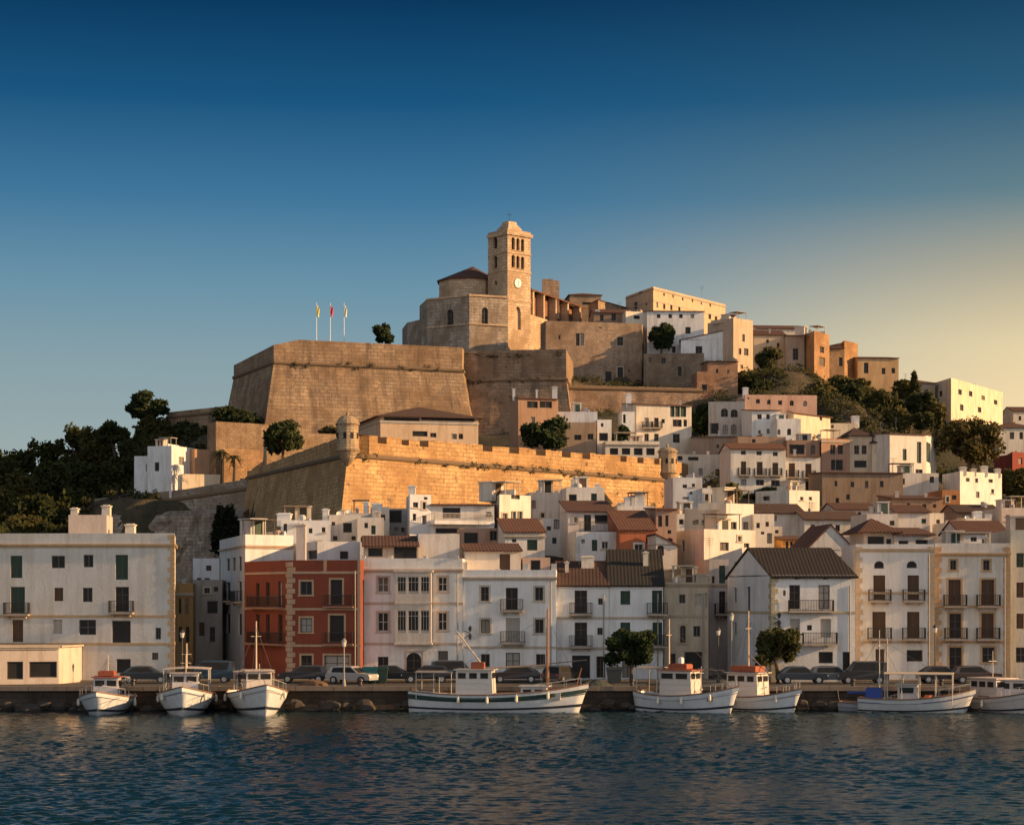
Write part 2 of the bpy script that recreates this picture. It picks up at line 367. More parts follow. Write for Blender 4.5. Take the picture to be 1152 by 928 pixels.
def roofs(T, kind, pts, z, rh, tilem, wmb, par=.55, ov=.35, wallmat=None, pth=.22):
    """pts: C A B D (back-left, front-left, front-right, back-right)"""
    C, A, B, D = [Vector(q) for q in pts]
    if kind == 'flat':
        ctr = (A + B + C + D) / 4
        ring = [C, A, B, D]; inn = []
        for i in range(4):
            p = ring[i]; q0 = ring[i - 1]; q1 = ring[(i + 1) % 4]
            a = (p - q0).normalized(); b = (q1 - p).normalized(); na = Vector((-a.y, a.x)); nb = Vector((-b.y, b.x))
            m = (na + nb); m.normalize(); k = pth / max(.3, m.dot(na)); inn.append(p + m * k)
        for i in range(4):
            j = (i + 1) % 4
            wmb.face([(*ring[i], z), (*ring[j], z), (*inn[j], z), (*inn[i], z)], 0, [(0, 0), (1, 0), (1, .2), (0, .2)])
            L = (inn[j] - inn[i]).length
            wmb.face([(*inn[i], z), (*inn[j], z), (*inn[j], z - par), (*inn[i], z - par)], 0, [(0, 0), (L, 0), (L, par), (0, par)])
        wmb.face([(*q, z - par) for q in inn], 0, [(q.x, q.y) for q in inn])
        return z - par
    rm = MB()
    dL = (C - A).normalized(); dR = (D - B).normalized(); df = (B - A).normalized()
    tq = lambda p, zz: (p.x, p.y, zz)
    if kind == 'gable':
        M0 = (A + C) / 2; M1 = (B + D) / 2; hl = (A - M0).length; s = rh / hl
        e = ov
        slab(rm, [tq(A - dL * e - df * .15, z - s * e), tq(B - dR * e + df * .15, z - s * e), tq(M1 + df * .15, z + rh), tq(M0 - df * .15, z + rh)])
        slab(rm, [tq(D + dR * e + df * .15, z - s * e), tq(C + dL * e - df * .15, z - s * e), tq(M0 - df * .15, z + rh), tq(M1 + df * .15, z + rh)])
        wmb.face([tq(C, z - .12), tq(A, z - .12), tq(M0, z + rh - .12)], 0, [(0, 0), (hl * 2, 0), (hl, rh)]); wmb.face([tq(B, z - .12), tq(D, z - .12), tq(M1, z + rh - .12)], 0, [(0, 0), (hl * 2, 0), (hl, rh)])
    elif kind == 'gablex':       # ridge runs away from the viewer, gable over the front wall
        M0 = (A + B) / 2; M1 = (C + D) / 2; hl = (A - M0).length; s = rh / hl; e = ov
        slab(rm, [tq(C - df * e + dL * .15, z - s * e), tq(A - df * e - dL * .15, z - s * e), tq(M0 - dL * .15, z + rh), tq(M1 + dL * .15, z + rh)])
        slab(rm, [tq(B + df * e - dR * .15, z - s * e), tq(D + df * e + dR * .15, z - s * e), tq(M1 + dR * .15, z + rh), tq(M0 - dR * .15, z + rh)])
        wmb.face([tq(A, z - .12), tq(B, z - .12), tq(M0, z + rh - .12)], 0, [(0, 0), (2 * hl, 0), (hl, rh)]); wmb.face([tq(D, z - .12), tq(C, z - .12), tq(M1, z + rh - .12)], 0, [(0, 0), (2 * hl, 0), (hl, rh)])
    elif kind == 'shed':
        hl = ((C - A).length + (D - B).length) / 2; s = rh / hl; e = ov
        slab(rm, [tq(A - dL * e - df * .15, z - s * e), tq(B - dR * e + df * .15, z - s * e), tq(D + dR * .1 + df * .15, z + rh), tq(C + dL * .1 - df * .15, z + rh)])
        wmb.face([tq(C, z - .12), tq(A, z - .12), tq(C, z + rh - .12)], 0, [(0, 0), (hl, 0), (0, rh)]); wmb.face([tq(B, z - .12), tq(D, z - .12), tq(D, z + rh - .12)], 0, [(0, 0), (hl, 0), (hl, rh)])
        wmb.face([tq(D, z - .12), tq(C, z - .12), tq(C, z + rh - .12), tq(D, z + rh - .12)], 0, [(0, 0), (5, 0), (5, rh), (0, rh)])
    elif kind == 'shedl' or kind == 'shedr':     # slopes down to the left / right
        lo = (A, C) if kind == 'shedl' else (B, D); hi = (B, D) if kind == 'shedl' else (A, C)
        g = df if kind == 'shedl' else -df; s = rh / (B - A).length; e = ov
        q = [tq(lo[1] - g * e + dL * .1, z - s * e), tq(lo[0] - g * e - dL * .2, z - s * e), tq(hi[0] + g * .1 - dL * .2, z + rh), tq(hi[1] + g * .1 + dL * .1, z + rh)]
        if kind == 'shedr': q = [q[1], q[0], q[3], q[2]]
        slab(rm, q)
        wmb.face([tq(A, z - .12), tq(B, z - .12), tq(hi[0], z + rh - .12)], 0, [(0, 0), (5, 0), (5, rh)])
        wmb.face([tq(hi[0], z - .12), tq(hi[1], z - .12), tq(hi[1], z + rh - .12), tq(hi[0], z + rh - .12)], 0, [(0, 0), (5, 0), (5, rh), (0, rh)])
    elif kind == 'hip':
        e = ov; ctr = (A + B + C + D) / 4
        W_ = (B - A).length; Dp = (C - A).length; k = min(.5, Dp / 2 / W_) if W_ > Dp else .5
        P = [A - dL * e - df * e, B - dR * e + df * e, D + dR * e + df * e, C + dL * e - df * e]
        M0 = (A + C) / 2; M1 = (B + D) / 2; r0 = M0 + (M1 - M0) * k * .98; r1 = M1 + (M0 - M1) * k * .98
        zz = z - .1; Rz = z + rh
        slab(rm, [tq(P[0], zz), tq(P[1], zz), tq(r1, Rz), tq(r0, Rz)]); slab(rm, [tq(P[2], zz), tq(P[3], zz), tq(r0, Rz), tq(r1, Rz)])
        slab(rm, [tq(P[3], zz), tq(P[0], zz), tq(r0, Rz)]); slab(rm, [tq(P[1], zz), tq(P[2], zz), tq(r1, Rz)])
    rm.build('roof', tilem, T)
    return z
def chimney(T, x, y, z0, z1, w=.6, c=WHITE, kind=0):
    m = MB(); m.box(x - w / 2, x + w / 2, y - w / 2, y + w / 2, z0, z1 - .18); m.box(x - w / 2 - .08, x + w / 2 + .08, y - w / 2 - .08, y + w / 2 + .08, z1 - .18, z1 - .08)
    m.box(x - w / 2 + .08, x + w / 2 - .08, y - w / 2 + .08, y + w / 2 - .08, z1 - .08, z1)
    m.build('chimney', plaster(c, .7), T)
def antenna(T, x, y, z0, h):
    m = MB(); m.tube((x, y, z0 - .3), (x, y, z0 + h), .025, n=4)
    for k in range(5):
        L = .5 - .06 * k; m.tube((x - L, y, z0 + h - .06 - k * .17), (x + L, y, z0 + h - .06 - k * .17), .014, n=3)
    m.build('antenna', paint((.25, .25, .25), .5, .6), T)
def dish(T, x, y, z):
    m = MB(); m.tube((x, y, z), (x, y, z + .5), .03, n=5)
    c = Vector((x, y - .1, z + .65)); n = Vector((.3, -.85, .4)).normalized(); a = n.orthogonal().normalized(); b = n.cross(a)
    pr = [(0, -.1), (.2, -.07), (.36, 0.)]
    for i in range(2):
        for k in range(10):
            q = []
            for (rr, dd), kk in ((pr[i], k), (pr[i], k + 1), (pr[i + 1], k + 1), (pr[i + 1], k)):
                an = 2 * pi * kk / 10; q.append(c + (a * cos(an) + b * sin(an)) * rr + n * dd)
            m.face(q)
    m.build('satellite_dish', paint((.6, .6, .58), .5), T)

rnd = random.Random(11)
def H(label, A, B, yt, yb, L=None, Rr=None, d=9., col=WHITE, mat=None, roof='flat', rh=1.5, tile=TERR, wins=(), bands=(), quoin='', ch=(), clutter=1,
      parent=None, name='house', cat='house', par=.55, trimc=None, corn=None, group=None, part='roof_room', sink=5., dep=.22, wear=.75, ground=True, ov=.35, raw=False):
    """One building. A, B: (column, distance) of the two front corners; L, Rr: far end of a visible left or right wall."""
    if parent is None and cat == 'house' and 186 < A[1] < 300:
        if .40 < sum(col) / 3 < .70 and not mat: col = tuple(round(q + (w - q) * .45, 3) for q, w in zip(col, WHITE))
        wins = list(wins); s_ = 200. / A[1]; n_ = 4 if len(wins) < 2 else (2 if len(wins) < 4 else 0); wd = B[0] - A[0]
        for k in range(n_ * 3):
            if n_ <= 0 or wd < 14: break
            x0 = A[0] + 3 + TINT.random() * (wd - 11); y0 = yt + TINT.choice((8, 9, 22, 24)) * s_ ** .5; w0 = TINT.choice((4, 5, 6)) * s_; h0 = w0 * TINT.choice((1., 1.4, 2.))
            if any(x0 < w[2] + 2.5 and x0 + w0 > w[0] - 2.5 and y0 < w[3] + 2.5 and y0 + h0 > w[1] - 2.5 for w in wins): continue
            wins.append((x0, y0, x0 + w0, y0 + h0, TINT.choice(('w', 'g', 's', 'i', 'it')))); n_ -= 1
    if not (L or Rr or raw): dy = (B[1] - A[1]) * .35; lim = .09 * abs(X(B[0], A[1]) - X(A[0], A[1])); B = (B[0], A[1] + max(-lim, min(lim, dy)))
    a = (X(A[0], A[1]), A[1]); b = (X(B[0], B[1]), B[1])
    fr = frame(a, b); n = fr.n
    c = (X(L[0], L[1]), L[1]) if L else (a[0] - n.x * d, a[1] - n.y * d)
    e = (X(Rr[0], Rr[1]), Rr[1]) if Rr else (b[0] - n.x * d, b[1] - n.y * d)
    z1 = Z(yt, A[1]); zb = Z(yb, A[1])
    base = ((a[0] + b[0]) / 2, (a[1] + b[1]) / 2, zb)
    if parent is None:
        T = thing(name, base, label, cat, group)
        if ground:
            CP.append((base[0], base[1], zb)); CP.append((a[0], a[1], zb)); CP.append((b[0], b[1], zb))
            CP.append(((c[0] + e[0]) / 2, (c[1] + e[1]) / 2, zb + .8))
    else: T = parent
    z0 = max(.5, zb - sink) if parent is None else zb
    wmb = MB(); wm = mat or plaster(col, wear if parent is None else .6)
    frs = [frame(c, a), fr, frame(b, e)]
    hs = [[], [], []]
    for w in wins:
        mx = (w[0] + w[2]) / 2; i = 0 if mx < A[0] else (2 if mx > B[0] else 1)
        kind = w[4] if len(w) > 4 else 'w'
        hs[i].append((rect(frs[i], w), kind))
    for i in range(3): wall_grid(wmb, frs[i], z0, z1, [h for h, k in hs[i]], dep=dep)
    fb = frame(e, c); wall_grid(wmb, fb, z0, z1, [])
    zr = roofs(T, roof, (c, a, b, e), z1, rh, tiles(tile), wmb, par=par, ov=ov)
    wmb.build('wall' if parent is None else part, wm, T)
    for i in range(3):
        for h, k in hs[i]: opening(T, frs[i], h, k, dep, wm, trimc)
    if bands or corn:
        bm = MB()
        for by in bands:
            zz = Z(by, A[1]); bm.fbox(fr, -.05, fr.L + .05, .003, .07, zz - .1, zz + .1)
            if L: bm.fbox(frs[0], 0, frs[0].L, .003, .07, zz - .1, zz + .1)
            if Rr: bm.fbox(frs[2], .08, frs[2].L, .003, .07, zz - .1, zz + .1)
        if corn:
            zz = z1 - (par if roof == 'flat' else .25) if corn is True else Z(corn, A[1])
            bm.fbox(fr, -.1, fr.L + .1, .003, .2, zz - .06, zz + .08); bm.fbox(fr, -.05, fr.L + .05, .003, .12, zz - .2, zz - .063)
            if L: bm.fbox(frs[0], 0, frs[0].L - .01, .003, .2, zz - .06, zz + .08)
            if Rr: bm.fbox(frs[2], .21, frs[2].L - .01, .003, .2, zz - .06, zz + .08)
        bm.build('cornice' if corn else 'string_course', plaster(trimc or (.5, .42, .33), .6), T)
    for qc in quoin:
        qm = MB(); u = 0 if qc == 'A' else fr.L; s = 1 if qc == 'A' else -1; zz = z0 + .1; k = 0
        while zz < z1 - .5:
            w = .55 if k % 2 else .32; u0, u1 = sorted((u - s * .04, u + s * w)); qm.fbox(fr, u0, u1, .003, .05, zz, zz + .4)
            f2 = frs[0] if qc == 'A' else frs[2]; w2 = .32 if k % 2 else .55
            if qc == 'A': qm.fbox(f2, f2.L - w2, f2.L - .001, .003, .05, zz, zz + .4)
            else: qm.fbox(f2, .06, w2, .003, .05, zz, zz + .4)
            zz += .45; k += 1
        qm.build('quoins', plaster(trimc or (.5, .38, .24), .6), T)
    for q in ch:         # chimneys given by column, top row and width in metres
        px, py, w = q[0], q[1], q[2]; Yc = A[1] + (B[1] - A[1]) * (px - A[0]) / max(1, B[0] - A[0]) + (q[3] if len(q) > 3 else 2.5)
        chimney(T, X(px, Yc), Yc, z1 - par - .02 if roof == 'flat' else z1 - .3, Z(py, Yc), w, q[4] if len(q) > 4 else WHITE)
    if clutter and parent is None:
        for k in range(rnd.choice((0, 1, 2)) if clutter == 1 else clutter):
            u = rnd.uniform(.12, .88) * fr.L; w = rnd.uniform(1.2, max(1.5, d * .5)); p = fr(u, -w)
            zz = z1 - par if roof == 'flat' else z1 - .2
            t = rnd.random()
            if t < .4: chimney(T, p[0], p[1], zz, z1 + rnd.uniform(.3, 1.0) + (rh * .6 if roof != 'flat' else 0), rnd.uniform(.3, .5), rnd.choice((GREYW, CREAM, PINKW)))
            elif t < .8: antenna(T, p[0], p[1], zz + (rh * .4 if roof != 'flat' else 0), rnd.uniform(1.6, 3))
            elif roof == 'flat': dish(T, p[0], p[1], zz)
        if roof == 'flat' and fr.L > 3.2 and cat == 'house' and d > 4:
            if rnd.random() < .75:       # stair head with a door
                w_ = rnd.uniform(1.3, min(2.6, fr.L * .4)); u = rnd.uniform(.3, fr.L - w_ - .3); q = rnd.uniform(1.6, 2.6); hh = rnd.uniform(1.4, 2.3); c_ = rnd.choice((col, PINKW, GREYW, CREAM)); m = MB(); zz = z1 - par
                m.fbox(fr, u, u + w_, -q - 2, -q, zz + .002, zz + hh); m.fbox(fr, u - .1, u + w_ + .1, -q - 2.1, -q + .15, zz + hh + .002, zz + hh + .12); so = m.build('stair_head', plaster(c_, .8), T)
                m = MB(); m.fbox(fr, u + w_ * .3, u + w_ * .3 + .75, -q + .003, -q + .04, zz + .05, zz + min(1.85, hh - .1)); m.build('door', paint(rnd.choice((WOODB, GREENS, IRON)), .7), so)
            if rnd.random() < .6:       # low party walls on the roof
                u = rnd.uniform(.15, .85) * fr.L; m = MB(); m.fbox(fr, u, u + .18, -d * .8, -.3, z1 - par + .002, z1 + rnd.uniform(.1, .7)); m.build('party_wall', plaster(col, .8), T)
            if rnd.random() < .5:
                u = rnd.uniform(.1, .8) * fr.L; p = fr(u, -1.0); m = MB(); r_ = rnd.uniform(.25, .45); m.lathe(p[0], p[1], [(r_, z1 - par + .002), (r_, z1 - par + r_ * 2.2), (r_ * .6, z1 - par + r_ * 2.6)], 10); m.build('water_tank', paint(rnd.choice(((.5, .5, .5), (.12, .14, .16), (.45, .3, .2))), .5), T)
            if rnd.random() < .45:      # shaded pergola
                u = rnd.uniform(.05, .5) * fr.L; w_ = min(3., fr.L * .45); m = MB(); zz = z1 - par; h_ = 1.9
                for a_ in (u, u + w_):
                    for b_ in (-.5, -2.3): p = fr(a_, b_); m.tube((*p, zz), (*p, zz + h_), .05, n=5)
                m.fbox(fr, u - .15, u + w_ + .15, -2.5, -.3, zz + h_, zz + h_ + .07); m.build('pergola', paint(rnd.choice(((.35, .26, .18), (.12, .09, .07), (.5, .45, .38))), .8), T)
    if parent is None and A[1] < 180 and A[0] > 0:
        m = MB(); u = fr.L - .45; p = fr(u, .07); m.tube((*p, z1 - .9), (*p, max(zb, 1.8)), .055, n=6); m.build('drainpipe', paint((.34, .30, .26), .6), T)
    T['_z'] = z1
    return T
def fort(T, pts, zt, zc, zb, batter=.2, mat=None, thick=2.4, gaps=None, gapd=1.3, vis=None, cap=True):
    """battered rampart. pts: closed ring of (x, y), seen from above anticlockwise; zt: list or number"""
    n = len(pts); P = [Vector(p) for p in pts]
    zt = zt if isinstance(zt, (list, tuple)) else [zt] * n; zc = zc if isinstance(zc, (list, tuple)) else [zc] * n
    def off(k_):
        out = []
        for i in range(n):
            a = (P[i] - P[i - 1]).normalized(); b = (P[(i + 1) % n] - P[i]).normalized()
            na = Vector((a.y, -a.x)); nb = Vector((b.y, -b.x)); m = (na + nb)
            if m.length < 1e-3: m = na
            m.normalize(); kk = k_[i] if isinstance(k_, list) else k_
            out.append(P[i] + m * kk / max(.35, m.dot(na)))
        return out
    low = off([batter * (z - zb) for z in zc]); inn = off(-thick)
    wm = MB(); cm = MB(); pm = MB(); uacc = 0
    for i in range(n):
        j = (i + 1) % n; L = (P[j] - P[i]).length; fr = frame(P[i], P[j])
        m = max(1, int(L / 1.6)); K = 12
        for s in range(m):
            for k in range(K):
                q = []
                for ss, kk in ((s, k), (s + 1, k), (s + 1, k + 1), (s, k + 1)):
                    t = ss / m; h = kk / K; lo = low[i].lerp(low[j], t); hi = P[i].lerp(P[j], t); zz = zc[i] + (zc[j] - zc[i]) * t
                    p = lo.lerp(hi, h); p = p + fr.n * (.22 * mnoise.fractal(Vector((p.x * .35, p.y * .35, h * 5)), .7, 2, 4) if 0 < kk < K and 0 < ss < m else 0); q.append(((p.x, p.y, zb + (zz - zb) * h), (uacc + L * t, zb + (zz - zb) * h)))
                wm.face([c[0] for c in q], 0, [c[1] for c in q])
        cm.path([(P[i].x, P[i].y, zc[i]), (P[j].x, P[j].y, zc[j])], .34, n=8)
        # parapet in segments, embrasures cut out of its top
        g = sorted((max(.3, fr.hit(a)), min(L - .3, fr.hit(b))) for a, b in (gaps or {}).get(i, []))
        cuts = [0.]; 
        for a, b in g: cuts += [a, b]
        cuts.append(L)
        zz = lambda u, A_: A_[i] + (A_[j] - A_[i]) * u / L
        def blk(u0, u1, full, sub=False):
            if full and not sub and u1 - u0 > 1.5:
                nn = int((u1 - u0) / 1.1); 
                for q_ in range(nn): blk(u0 + (u1 - u0) * q_ / nn, u0 + (u1 - u0) * (q_ + 1) / nn, True, True)
                return
            jit = TINT.uniform(-.11, .07) if full and gaps else 0
            o = [fr(u0, 0), fr(u1, 0), fr(u1, -thick), fr(u0, -thick)]
            if u0 == 0.: o[3] = tuple(inn[i])
            if u1 == L: o[2] = tuple(inn[j])
            us = (u0, u1, u1, u0); dz = [0, 0, 0, 0] if full else [gapd + .25, gapd + .25, gapd - .1, gapd - .1]
            pm.hexa([(*o[k], zz(us[k], zc)) for k in range(4)] + [(*o[k], zz(us[k], zt) - dz[k] + jit - (.16 if full and gaps and k < 2 else 0)) for k in range(4)], 0)
        for k in range(len(cuts) - 1):
            blk(cuts[k], cuts[k + 1], k % 2 == 0)
        uacc += L
    wm.build('wall', mat, T); cm.build('cordon', stone((.24, .165, .10), .8, .4, .8, .6), T, smooth=True); pm.build('parapet', mat, T)  # cordon stone is darker: weathering plus its shadow line put into the colour
    if cap:
        dm = MB(); q = [(inn[i].x, inn[i].y, min(zt) - 1.2) for i in range(n)]; dm.face(q, 0, [(c[0], c[1]) for c in q])
        dm.build('rampart_top', plaster((.30, .24, .17), .6), T)
# ================================================================== the upper town: church, ramparts
def ppl(pts): return [(X(p, Y), Y) for p, Y in pts]
WALLST = stone((.66, .41, .19), 1.15, .52, .45, .9); BASTST = stone((.43, .30, .19), 1.3, .62, .95, .6); CHST = stone((.68, .50, .33), 1.2, .58, .30, .2)
ROUGHST = stone((.46, .38, .30), 1.2, .6, .8, .85)

# -- lower rampart with the sunlit curtain
zt = Z(487, 255); zc = Z(512, 255); 
def lz(py, Y): return Z(py, Y)
T = thing('rampart', (X(390, 255), 255, 18), 'long sunlit golden stone rampart with embrasures, rising behind the harbour houses', 'rampart')
ring = ppl([(391, 255), (757, 306)]) + [(X(800, 330), 332), (X(600, 345), 345), (X(282, 338) + 6, 338)] + ppl([(278, 334)])
gp = {0: [(425, 435), (452, 460), (472, 482), (543, 554), (573, 584), (603, 614), (632, 642), (655, 664), (698, 705), (717, 724), (736, 742)], 5: []}
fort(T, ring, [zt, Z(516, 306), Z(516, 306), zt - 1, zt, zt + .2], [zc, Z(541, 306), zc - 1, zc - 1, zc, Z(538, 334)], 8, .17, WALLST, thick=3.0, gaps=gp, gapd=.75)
for p, Y in ((391, 262), (500, 285), (600, 300), (700, 312), (757, 320)): CP.append((X(p, Y), Y + 10, Z(516, 306) - 3))
for p, Y in ((350, 300), (300, 330)): CP.append((X(p, Y) + 14, Y, 20))
for k in range(12):
    q = k / 11; wx = X(391, 255) + (X(278, 334) - X(391, 255)) * q; wy = 255 + 79 * q
    for o_ in (5, 10): CP.append((wx - .93 * o_, wy - .37 * o_, 7.5 + 2 * q))
for p, Y, z in ((391, 248, 14), (500, 262, 15.5), (600, 276, 17), (700, 290, 18), (757, 298, 19), (300, 300, 12), (240, 330, 12)): CP.append((X(p, Y), Y, z))
wd = MB(); gw = random.Random(17)
def weeds(fr_, n, z_of):
    for _ in range(n):
        u = gw.uniform(.02, .98) * fr_.L; z = z_of(u) + gw.uniform(-.5, .3); p = fr_(u, .25); r = gw.uniform(.12, .42)
        for _k in range(int(60 * r) + 6):
            a = Vector((gw.gauss(0, 1), gw.gauss(0, 1), gw.gauss(0, 1))).normalized() * .16; b = a.orthogonal().normalized() * .09; c_ = Vector((p[0] + gw.gauss(0, r), p[1] + gw.gauss(0, .12), z + gw.gauss(0, r * .45))); wd.face([c_ - a, c_ + b, c_ + a, c_ - b])
f_ = frame((X(391, 255), 255), (X(757, 306), 306)); weeds(f_, 46, lambda u: zc + (Z(541, 306) - zc) * u / f_.L)
f_ = frame((X(307, 350), 350), (X(520, 360), 360)); weeds(f_, 16, lambda u: Z(408, 350))
f_ = frame((X(512, 364), 364), (X(637, 362), 362)); weeds(f_, 34, lambda u: Z(427, 362) + gw.choice((0, 4.6)))
def turret(label, px, Y, r, y_dome, y_shoulder, y_low, y_tip):
    cx, cy = X(px, Y), Y
    T = thing('sentry_turret', (cx, cy, Z(y_low, Y)), label, 'turret')
    zs, zl, zd, ztp = Z(y_shoulder, Y), Z(y_low, Y), Z(y_dome, Y), Z(y_tip, Y)
    m = MB(); m.lathe(cx, cy, [(r * .15, ztp), (r * .7, ztp + (zl - ztp) * .55), (r * .98, zl), (r * 1.12, zl + .1), (r * 1.12, zl + .35), (r, zl + .4), (r, zs)], 16); m.build('body', stone((.50, .37, .235), .6, .35, .4, .3), T)
    m = MB(); m.lathe(cx, cy, [(r * 1.12, zs), (r * 1.14, zs + .22), (r * 1.0, zs + .25)] + [(r * cos(a), zs + .25 + (zd - zs - .25) * sin(a)) for a in (.3, .6, .9, 1.2, 1.45)], 16); m.lathe(cx, cy, [(.18, zd - .1), (.22, zd + .15), (.08, zd + .5), (.02, zd + .7)], 8)
    m.build('dome', stone((.50, .37, .235), .6, .35, .3, .3), T)
    for a in (-60, -100, -150, -20):
        an = R(a); fr_ = frame((cx + cos(an) * r - .3 * -sin(an) , cy + sin(an) * r - .3 * cos(an)), (cx + cos(an) * r + .3 * -sin(an), cy + sin(an) * r + .3 * cos(an)))
        m = MB(); m.fbox(fr_, .12, .48, -.1, .03, (zs + zl) / 2 - .1, (zs + zl) / 2 + .65); m.build('loophole', paint((.02, .016, .012), .9), T)
turret('round stone sentry turret with a dome on the left corner of the sunlit rampart', 391, 254.6, 1.35, 467, 478, 508, 524)
turret('shaded domed sentry turret at the right end of the sunlit rampart', 751, 305, 1.35, 503, 509, 533, 547)

# -- shaded rocky wall running left from the lower rampart
T = thing('rampart', (X(200, 340), 340, 12), 'dark shaded rugged stone wall stepping down to the left behind the alley houses', 'rampart')
ring = ppl([(90, 340), (210, 336), (283, 332)]) + [(X(283, 333), 340), (X(90, 348), 348)]
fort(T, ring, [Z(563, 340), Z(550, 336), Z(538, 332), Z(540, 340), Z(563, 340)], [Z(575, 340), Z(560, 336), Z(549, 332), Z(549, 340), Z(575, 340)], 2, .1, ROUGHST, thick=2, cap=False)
for p, Y, z in ((100, 350, 24), (160, 348, 25), (210, 346, 26), (260, 346, 27)): CP.append((X(p, Y), Y, z))
for p, Y, z in ((100, 326, 5), (160, 322, 6), (210, 318, 6), (60, 322, 5)): CP.append((X(p, Y), Y, z))
rr = random.Random(3)
from mathutils import noise as mn
m = MB(); nU, nV = 90, 26; pl = [(X(60, 340), 338), (X(210, 334), 331), (X(283, 328), 324), (X(330, 298), 297)]
def clf(i, j):
    t = i / nU * 3 * .999; k = int(t); t -= k; x = pl[k][0] + (pl[k + 1][0] - pl[k][0]) * t; y = pl[k][1] + (pl[k + 1][1] - pl[k][1]) * t
    h = j / nV; z = 1 + 22 * h + (-3 if i > 60 else 0) * h; o = (1 - h) * 6 + 2.2 * mn.fractal(Vector((x * .16, y * .16, z * .10)), .6, 2.1, 5) + 1.2 * abs(mn.noise(Vector((x * .5, y * .3, z * .12))))
    return (x - o * .3, y - o * .95 + (3.5 if h > .99 else 0), z)
for i in range(nU):
    for j in range(nV):
        q = [clf(i, j), clf(i + 1, j), clf(i + 1, j + 1), clf(i, j + 1)]; m.face(q, 0, [(c[0], c[2]) for c in q])
tag(m.build('cliff', ROUGHST), kind='structure')

# -- main bastion
T = thing('bastion', (X(420, 350), 350, 36), 'huge sloping stone bastion carrying three flagpoles', 'bastion')
ring = ppl([(274, 392), (263, 372), (308, 350), (336, 351.4), (520, 360)]) + [(X(537, 394), 394)] + ppl([(300, 410)])
zt = Z(381, 350); zc = Z(408, 350)
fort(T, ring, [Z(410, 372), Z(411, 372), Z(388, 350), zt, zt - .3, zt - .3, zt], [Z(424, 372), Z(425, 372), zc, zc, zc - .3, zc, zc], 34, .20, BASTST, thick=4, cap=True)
CP += [(X(300, 345), 343, 37), (X(420, 345), 344, 37), (X(520, 352), 352, 37), (X(262, 368), 366, 40), (X(240, 385), 385, 41), (X(420, 372), 375, 49), (X(330, 378), 382, 49)]
T = thing('bastion', (X(580, 362), 362, 36), 'lower stone bastion with a bright rounded right edge under the church tower', 'bastion')
ring = ppl([(512, 364), (637, 362)]) + [(X(645, 384), 384), (X(520, 392), 392)]
zt = Z(393, 362); zc = Z(427, 362)
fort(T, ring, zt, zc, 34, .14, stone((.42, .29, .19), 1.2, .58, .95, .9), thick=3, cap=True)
CP += [(X(580, 358), 356, 37), (X(600, 375), 380, 52)]
T = thing('stone_wall', (X(690, 366), 366, 40), 'low brown retaining wall below the big windowed stone palace', 'wall')
ring = ppl([(636, 366), (790, 372)]) + [(X(790, 376), 376), (X(636, 370), 370)]
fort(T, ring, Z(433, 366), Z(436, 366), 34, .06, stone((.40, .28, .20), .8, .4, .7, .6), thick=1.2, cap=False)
CP += [(X(690, 370), 372, Z(436, 366)), (X(760, 374), 376, Z(436, 366)), (X(690, 360), 358, Z(474, 358)), (X(760, 360), 360, Z(474, 358))] + [(X(p, 354), Y, Z(476, 354)) for p in range(640, 800, 20) for Y in (352, 358, 363)]
T = thing('stone_wall', (X(220, 400), 400, 40), 'far left dark battered wall stepping down from the great bastion to the pines', 'wall')
ring = ppl([(188, 405), (252, 392)]) + [(X(262, 402), 402), (X(200, 415), 415)]
fort(T, ring, Z(457, 392), Z(463, 392), 30, .25, BASTST, thick=2, cap=True)
CP += [(X(200, 398), 396, 35), (X(240, 386), 384, 37)]

for k, (px, c) in enumerate(((356, (.85, .72, .12)), (371.5, (.75, .05, .04)), (387, (.80, .74, .50)))):
    Y = 366; x = X(px, Y); z0 = Z(385, Y); z1 = Z(342, Y)
    T = thing('flagpole', (x, Y, z0), 'white flagpole with a ' + ('limp yellow flag, left of three' , 'red flag, middle of three', 'pale cream flag, right of three')[k] + ' on the bastion', 'flagpole', 'flagpoles on the bastion')
    m = MB(); m.tube((x, Y, z0 - 3), (x, Y, z1), .10, .06, 8); m.lathe(x, Y, [(.02, z1), (.13, z1 + .1), (.02, z1 + .22)], 8); m.build('pole', paint((.75, .75, .73), .4), T)
    m = MB()
    for i in range(5):
        for j in range(7):
            f_ = lambda a, b: (x + .1 + a * .08 + .04 * sin(b * .9), Y - .12 * sin(a * 1.7 + b * .4), z1 - .2 - b * .25 - a * .10)
            m.face([f_(i, j + 1), f_(i + 1, j + 1), f_(i + 1, j), f_(i, j)])
    m.build('flag', paint(c, .8, name='flag_cloth'), T)

# -- church
T = thing('church', (X(560, 412), 412, Z(395, 412)), 'fortress church with a tall clock tower on the hilltop', 'church')
zt_ = Z(260, 412); zb_ = Z(400, 412)
A = (X(571, 412), 412); B_ = (X(597, 416.4), 416.4); C_ = (X(549, 416.8), 416.8)
frR = frame(A, B_); frL = frame(C_, A); D_ = (B_[0] + C_[0] - A[0], B_[1] + C_[1] - A[1])
tw = MB(); wr = [(rect(frR, w), k) for *w, k in [(575.6, 267, 579.2, 281, 'a'), (581, 268, 584.4, 282, 'a'), (586.2, 269, 589.8, 283, 'a'), (575.6, 287, 579.2, 301, 'a'), (581, 288, 584.4, 302, 'a'), (586.2, 289, 589.8, 303, 'a'), (579.5, 345, 586, 371, 'ap')]]
wl = [(rect(frL, w), k) for *w, k in [(554.5, 267, 559.5, 280, 'a'), (555, 288, 559.3, 302, 'a'), (556, 316, 559, 321, 'w')]]
wall_grid(tw, frR, zb_, zt_, [h for h, k in wr], dep=.5); wall_grid(tw, frL, zb_, zt_, [h for h, k in wl], dep=.5)
